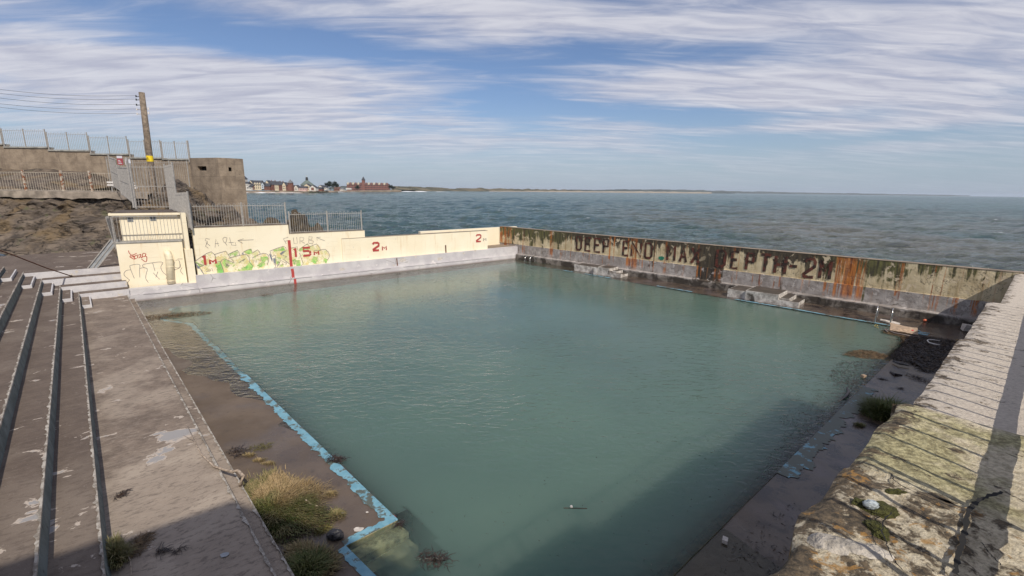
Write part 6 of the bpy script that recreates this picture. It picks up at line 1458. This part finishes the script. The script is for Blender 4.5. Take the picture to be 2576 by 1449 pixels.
H('pale blue white gable in the middle of the terrace', 426, 464, 372, 305, 276, simple('pale blue render', (.50, .55, .60), .8), ROOFM, 'y', YTn-3, nx=1)
H('red brick house under a long dark roof', 464, 560, 392, 338, 288, HB, ROOFM, 'x', YTn-2, nx=4)
H('tall cream gable rising over the brick houses', 480, 560, 390, 305, 246, HC, ROOFM, 'y', YTn+7, nx=0)
H('brick fronted house under the long slate roof, left', 560, 640, 396, 312, 250, HB, ROOFM, 'x', YTn+3, nx=3, nz=3, extra=chim)
H('brick fronted house under the long slate roof, middle', 641, 705, 396, 314, 256, HC, ROOFM, 'x', YTn+2, nx=3, nz=3)
H('brick house with steep slate roof right of the middle one', 706, 765, 397, 316, 262, HB, ROOFM, 'x', YTn+1, nx=3, nz=3, extra=chim)
H('cream gable between brick houses', 765, 820, 397, 318, 276, HC, ROOFM, 'y', YTn, nx=2, nz=2)
H('last brick house before the brick turret', 820, 852, 397, 320, 280, HB, ROOFM, 'x', YTn, nx=1)
tower('brick turret with a grey pyramid roof at the end of the terrace', 852, 915, 400, 282, 225, HB, ROOFG, YTn-4)
H('pink gabled house right of the brick turret', 918, 962, 404, 345, 318, HP, ROOFM, 'x', YTn+8, nx=2)
H('white gable right of the pink house', 958, 1012, 402, 352, 322, HW, ROOFM, 'y', YTn+5, nx=1)
H('long low pink house with brown roof', 1012, 1150, 404, 362, 335, HP, ROOFM, 'x', YTn+8, nx=5, nz=1)
H('large cream gable standing higher than its neighbours', 1106, 1205, 404, 335, 300, HC, ROOFM, 'y', YTn+14, nx=2)
H('white gable with a brick arch in its face', 1200, 1305, 400, 362, 325, HW, ROOFM, 'y', YTn+10, nx=0, extra=lambda r_, x0, x1, Y, za, ze_, zr_: block(r_, 'arch', (x0+x1)/2-2.2, (x0+x1)/2+2.2, Y-.2, Y, za, ze_+.5, HB))
H('small white gable left of the dark trees', 1345, 1410, 392, 350, 322, HW, ROOFM, 'y', YTn+60, nx=1, nz=1)
H('low dark roofed house under the small white gable', 1310, 1400, 404, 375, 350, HB, ROOFM, 'x', YTn+40, nx=2, nz=1)
H('white house half hidden by the dark trees', 1405, 1475, 390, 355, 320, HW, ROOFM, 'x', YTn+70, nx=2, nz=1)
H('low brown roofed house right of the dark trees', 1600, 1690, 402, 375, 348, HB, simple('brown roof', (.15, .08, .06), .8), 'x', YTn+260, nx=3, nz=1)
H('low pale house next to the brown roofed one', 1690, 1745, 404, 382, 362, HW, ROOFG, 'x', YTn+260, nx=2, nz=1)
H('bright white flat pavilion left of the grand brick building', 1788, 1870, 384, 374, 366, HW, HW, 'x', YTn+500, nx=0, cat='pavilion', name='shore_pavilion')
# round church
a = tw((1060, 318), 860); b_ = tw((1278, 318), 860); cx_ = (a.x+b_.x)/2; rad_ = (b_.x-a.x)/2; zt = tw((1160, 240), 860).z; zt2 = tw((1160, 190), 860).z; zc1 = tw((1157, 165), 860).z
ch = root('round_church', (cx_, 860, BASEZ), 'round church with a grey green conical roof and dark lantern', 'church')
def cone(r0, r1, za, zb__, mt_, nm, par, n=20):
    mb = MB(); mb.add([(cx_+r0*math.cos(6.2832*i/n), 860+r0*math.sin(6.2832*i/n), za) for i in range(n)]+[(cx_+r1*math.cos(6.2832*i/n), 860+r1*math.sin(6.2832*i/n), zb__) for i in range(n)], [(i, (i+1) % n, (i+1) % n+n, i+n) for i in range(n)]+[list(range(n, 2*n))]); return mb.build(nm, mt_, par)
cone(rad_*.9, rad_*.9, BASEZ-1, a.z, HW, 'wall', ch); rf = cone(rad_, rad_*.17, a.z, zt, COPPER, 'roof', ch); cone(rad_*.2, rad_*.14, zt, zt2, BLK, 'lantern', ch)
mb = MB(); mb.bar((cx_, 860, zt2), (cx_, 860, zc1), .5); mb.bar((cx_-1.3, 860, (zt2+zc1)/2+.8), (cx_+1.3, 860, (zt2+zc1)/2+.8), .5); mb.build('cross', HW, ch)
# grand brick hotel
YH = 1500.0; a = tw((1808, 400), YH); b_ = tw((2478, 400), YH); zE = tw((2100, 302), YH).z; zR = tw((2100, 278), YH).z; zB = tw((2100, 412), YH).z
ht = root('grand_hotel', ((a.x+b_.x)/2, YH, zB), 'long red brick hotel with a spired clock tower on the far shore', 'hotel')
block(ht, 'wall', a.x, b_.x, YH, YH+18, zB-2, zE, HR)
mb = MB(); mb.add([(a.x-1, YH-1, zE), (b_.x+1, YH-1, zE), (b_.x+1, YH+19, zE), (a.x-1, YH+19, zE), (a.x+6, YH+6, zR), (b_.x-6, YH+6, zR), (b_.x-6, YH+13, zR), (a.x+6, YH+13, zR)], [(0, 1, 5, 4), (1, 2, 6, 5), (2, 3, 7, 6), (3, 0, 4, 7), (4, 5, 6, 7)]); rfh = mb.build('roof', ROOFG, ht)
W_ = b_.x-a.x
for i in range(16):
    x = a.x+W_*(i+.5)/16; mb = MB(); w = 2.3; mb.add([(x-w, YH-1.2, zE-2), (x+w, YH-1.2, zE-2), (x+w, YH-1.2, zE+2.2), (x, YH-1.2, zE+5.2), (x-w, YH-1.2, zE+2.2), (x-w, YH+5, zE-2), (x+w, YH+5, zE-2), (x+w, YH+5, zE+2.2), (x, YH+5, zE+5.2), (x-w, YH+5, zE+2.2)], [(0, 1, 2, 3, 4), (0, 4, 9, 5), (1, 6, 7, 2), (2, 7, 8, 3), (4, 3, 8, 9)]); mb.build('gable', HR if i % 2 else HC, ht)
wins(ht, a.x+2, b_.x-2, YH, zB+1, zE-1, 26, 3, fw=.4, fh=.5)
ta = tw((2052, 300), YH); tb = tw((2090, 300), YH); zt = tw((2070, 238), YH).z; zs = tw((2070, 178), YH).z
two = block(ht, 'tower', ta.x, tb.x, YH-2, YH+8, zB, zt, HR); mb = MB(); o_ = 1.0; m_ = (ta.x+tb.x)/2
mb.add([(ta.x-o_, YH-3, zt), (tb.x+o_, YH-3, zt), (tb.x+o_, YH+9, zt), (ta.x-o_, YH+9, zt), (m_, YH+3, zs)], [(0, 1, 4), (1, 2, 4), (2, 3, 4), (3, 0, 4), (3, 2, 1, 0)]); mb.build('spire', ROOFM, two)
# trees
def shore_tree(label, x, Y, zb_, h, r, seed, n=900):
    r_ = root('conifer_tree', (x, Y, zb_), label, 'tree', 'trees on the far shore'); rnd = random.Random(seed)
    mb = MB(); mb.tube([(x, Y, zb_-1), (x, Y, zb_+h*.4), (x+r*.1, Y, zb_+h*.8)], [r*.09, r*.07, r*.03], 6); mb.build('trunk', TRUNK, r_)
    mb = MB(); lobes = [(rnd.uniform(-.6, .6)*r, rnd.uniform(-.4, .4)*r, h*rnd.uniform(.5, .9), r*rnd.uniform(.35, .6)) for _ in range(9)]
    for i in range(n):
        l = rnd.choice(lobes); u = Vector((rnd.gauss(0, 1), rnd.gauss(0, 1), rnd.gauss(0, .6))).normalized()*l[3]*rnd.uniform(.5, 1.05); c_ = Vector((x+l[0], Y+l[1], zb_+l[2]))+u; s_ = r*.10
        a_ = Vector((rnd.uniform(-1, 1), rnd.uniform(-1, 1), rnd.uniform(-.4, .4)))*s_; b__ = Vector((rnd.uniform(-1, 1), rnd.uniform(-1, 1), rnd.uniform(-1, 1)))*s_; mb.add([c_-a_, c_+b__, c_+a_, c_-b__], [(0, 1, 2, 3)])
    mb.build('crown', TREEM, r_)
for i, (x0, w_, top, Y, lab) in enumerate(((1475, 45, 268, 900, 'left crown of the dark wind shaped pines'), (1530, 50, 262, 905, 'second crown of the dark pines'), (1590, 50, 258, 900, 'tallest crown of the dark pines'), (1640, 36, 285, 902, 'right crown of the dark pines'), (1975, 40, 330, 1460, 'dark tree in front of the left half of the hotel'), (2510, 40, 318, 1480, 'dark tree at the right end of the hotel'), (2550, 36, 335, 1480, 'lower dark tree beyond the right end of the hotel'), (1420, 35, 330, 880, 'low dark bush left of the pines'))):
    p = tw((x0, top), Y); q = tw((x0, 405), Y); wm_ = abs(tw((x0+w_, top), Y).x-p.x); shore_tree(lab, p.x, Y, q.z, p.z-q.z, wm_*1.15, 50+i)
# shore strip, dunes, sands, hills
def strip(name, label, pts, thick, mt_, kind='structure', Ydef=None, hfun=None):
    """pts: (photo x, photo y of the waterline side, photo y of the top, distance)"""
    vs = []; fs = []; n_ = 0
    for i in range(len(pts)-1):
        for k in range(24 if i < len(pts)-2 else 25):
            t_ = k/24; x, yb, yt, Y = [pts[i][j]*(1-t_)+pts[i+1][j]*t_ for j in range(4)]
            w = gy(x, yb, Y); tp_ = gy(x, yt+(yb-yt)*.5*noise.noise(Vector((x*.06, Y*.01, 0)))+(yb-yt)*.3*noise.noise(Vector((x*.3, 1, 0))), Y+thick*.35)
            vs += [(w.x, Y, SEAZ-.5), (w.x, Y, max(SEAZ+.1, w.z)), (tp_.x, Y+thick*.35, tp_.z), (tp_.x*1.02, Y+thick, tp_.z), (tp_.x*1.02, Y+thick, SEAZ-1)]; n_ += 1
    for i in range(n_-1):
        for j in range(4): fs.append((i*5+j, (i+1)*5+j, (i+1)*5+j+1, i*5+j+1))
    mb = MB(); mb.add(vs, fs); o = mb.build(name, mt_); o['kind'] = kind; o['label'] = label; return o
strip('shore', 'boulder shore', [(560, 489, 480.5, 640), (640, 488.5, 481, 660), (700, 487.0, 482.3, 690), (760, 484.5, 481.2, 740), (840, 482.2, 479.8, 860), (880, 481.5, 479.5, 980), (1010, 480.8, 479, 1250)], 30, SHORE)
strip('shore', 'far promenade ground', [(600, 484, 481.2, 735), (800, 483, 480.3, 745), (900, 481, 479.2, 1100), (1010, 480.5, 478.4, 1420)], 400, DUNE)
strip('hills', 'low dunes', [(985, 480.5, 470.5, 1700), (1060, 480.6, 471.8, 1900), (1120, 480.8, 473.8, 2200), (1220, 481, 474.2, 2500), (1300, 481.6, 475.2, 2900), (1390, 482.0, 476.5, 3400), (1460, 482.3, 478.8, 3900)], 500, DUNE)
strip('sands', 'pale beach at the waterline', [(1230, 482.0, 480.4, 2400), (1390, 482.9, 480.6, 3000), (1600, 483.9, 481.4, 3600), (1790, 485.2, 483.6, 4300)], 120, SANDM)
strip('hills', 'dune line behind the beach', [(1440, 482.6, 477.6, 4200), (1600, 483.6, 477.8, 4800), (1750, 485.0, 480.5, 5400), (1850, 486.2, 483.6, 6000)], 600, HILLM)
strip('hills', 'faint low coast', [(1560, 483.5, 477.2, 8000), (1700, 485, 477.4, 8600), (1800, 486.0, 480.2, 9200), (1900, 487.4, 482.2, 9800), (2100, 489.8, 485.8, 11000), (2440, 494.2, 491.5, 12500)], 900, HILLM)
strip('hills', 'rounded hill behind the pines', [(808, 480, 478, 3000), (835, 480, 469.5, 3000), (862, 480, 471, 3000), (890, 480, 477, 3000)], 300, HILLM)
# breaking foam along the shore and on the reef
def foam(label, pts, Y, seed):
    mb = MB(); n_ = 60; vs = []
    for i in range(n_+1):
        t_ = i/n_; x = pts[0][0]+(pts[1][0]-pts[0][0])*t_; y = pts[0][1]+(pts[1][1]-pts[0][1])*t_; Yq = Y[0]+(Y[1]-Y[0])*t_; p = gy(x, y, Yq); k = max(0, .25+noise.noise(Vector((t_*7, seed, 0))))*min(1, 6*t_, 6*(1-t_))
        vs += [(p.x, Yq-6*k*Y[0]/700, SEAZ+.15), (p.x, Yq, SEAZ+.25+1.6*k*Y[0]/700), (p.x, Yq+5*k*Y[0]/700, SEAZ+.15)]
    mb.add(vs, [(i*3+j, i*3+j+3, i*3+j+4, i*3+j+1) for i in range(n_) for j in range(2)]); o = mb.build('surf', FOAM); o['kind'] = 'stuff'; o['label'] = label
foam('white surf breaking on the boulder shore', ((600, 489), (762, 486)), (615, 700), 1)
foam('white surf in front of the round church', ((765, 484.8), (905, 481.8)), (720, 1000), 2)
foam('thin surf line below the hotel and dunes', ((925, 481.5), (1130, 481.2)), (1250, 1500), 3)
foam('swash over the reef beyond the cream wall', ((905, 594), (1040, 588)), (57, 60), 4)
foam('swash behind the tall rounded sea rock', ((735, 566), (800, 572)), (50, 50), 5)

# ---------------------------------------------------------------- sea air
mb = MB(); HZ = 31000; mb.hexa([(-HZ, -1500, -8.2), (HZ, -1500, -8.2), (HZ, HZ, -8.2), (-HZ, HZ, -8.2), (-HZ, -1500, 130), (HZ, -1500, 130), (HZ, HZ, 130), (-HZ, HZ, 130)])
hm = bpy.data.materials.new('sea haze'); hm.use_nodes = True; nt = hm.node_tree
for n in list(nt.nodes):
    if n.type == 'BSDF_PRINCIPLED': nt.nodes.remove(n)
pvn = nt.nodes.new('ShaderNodeVolumePrincipled'); pvn.inputs['Color'].default_value = (.80, .88, 1.0, 1); pvn.inputs['Density'].default_value = 3.5e-5
nt.links.new(pvn.outputs[0], nt.nodes['Material Output'].inputs['Volume'])
hz_o = mb.build('haze', hm); hz_o['kind'] = 'stuff'; hz_o['label'] = 'thin sea haze'
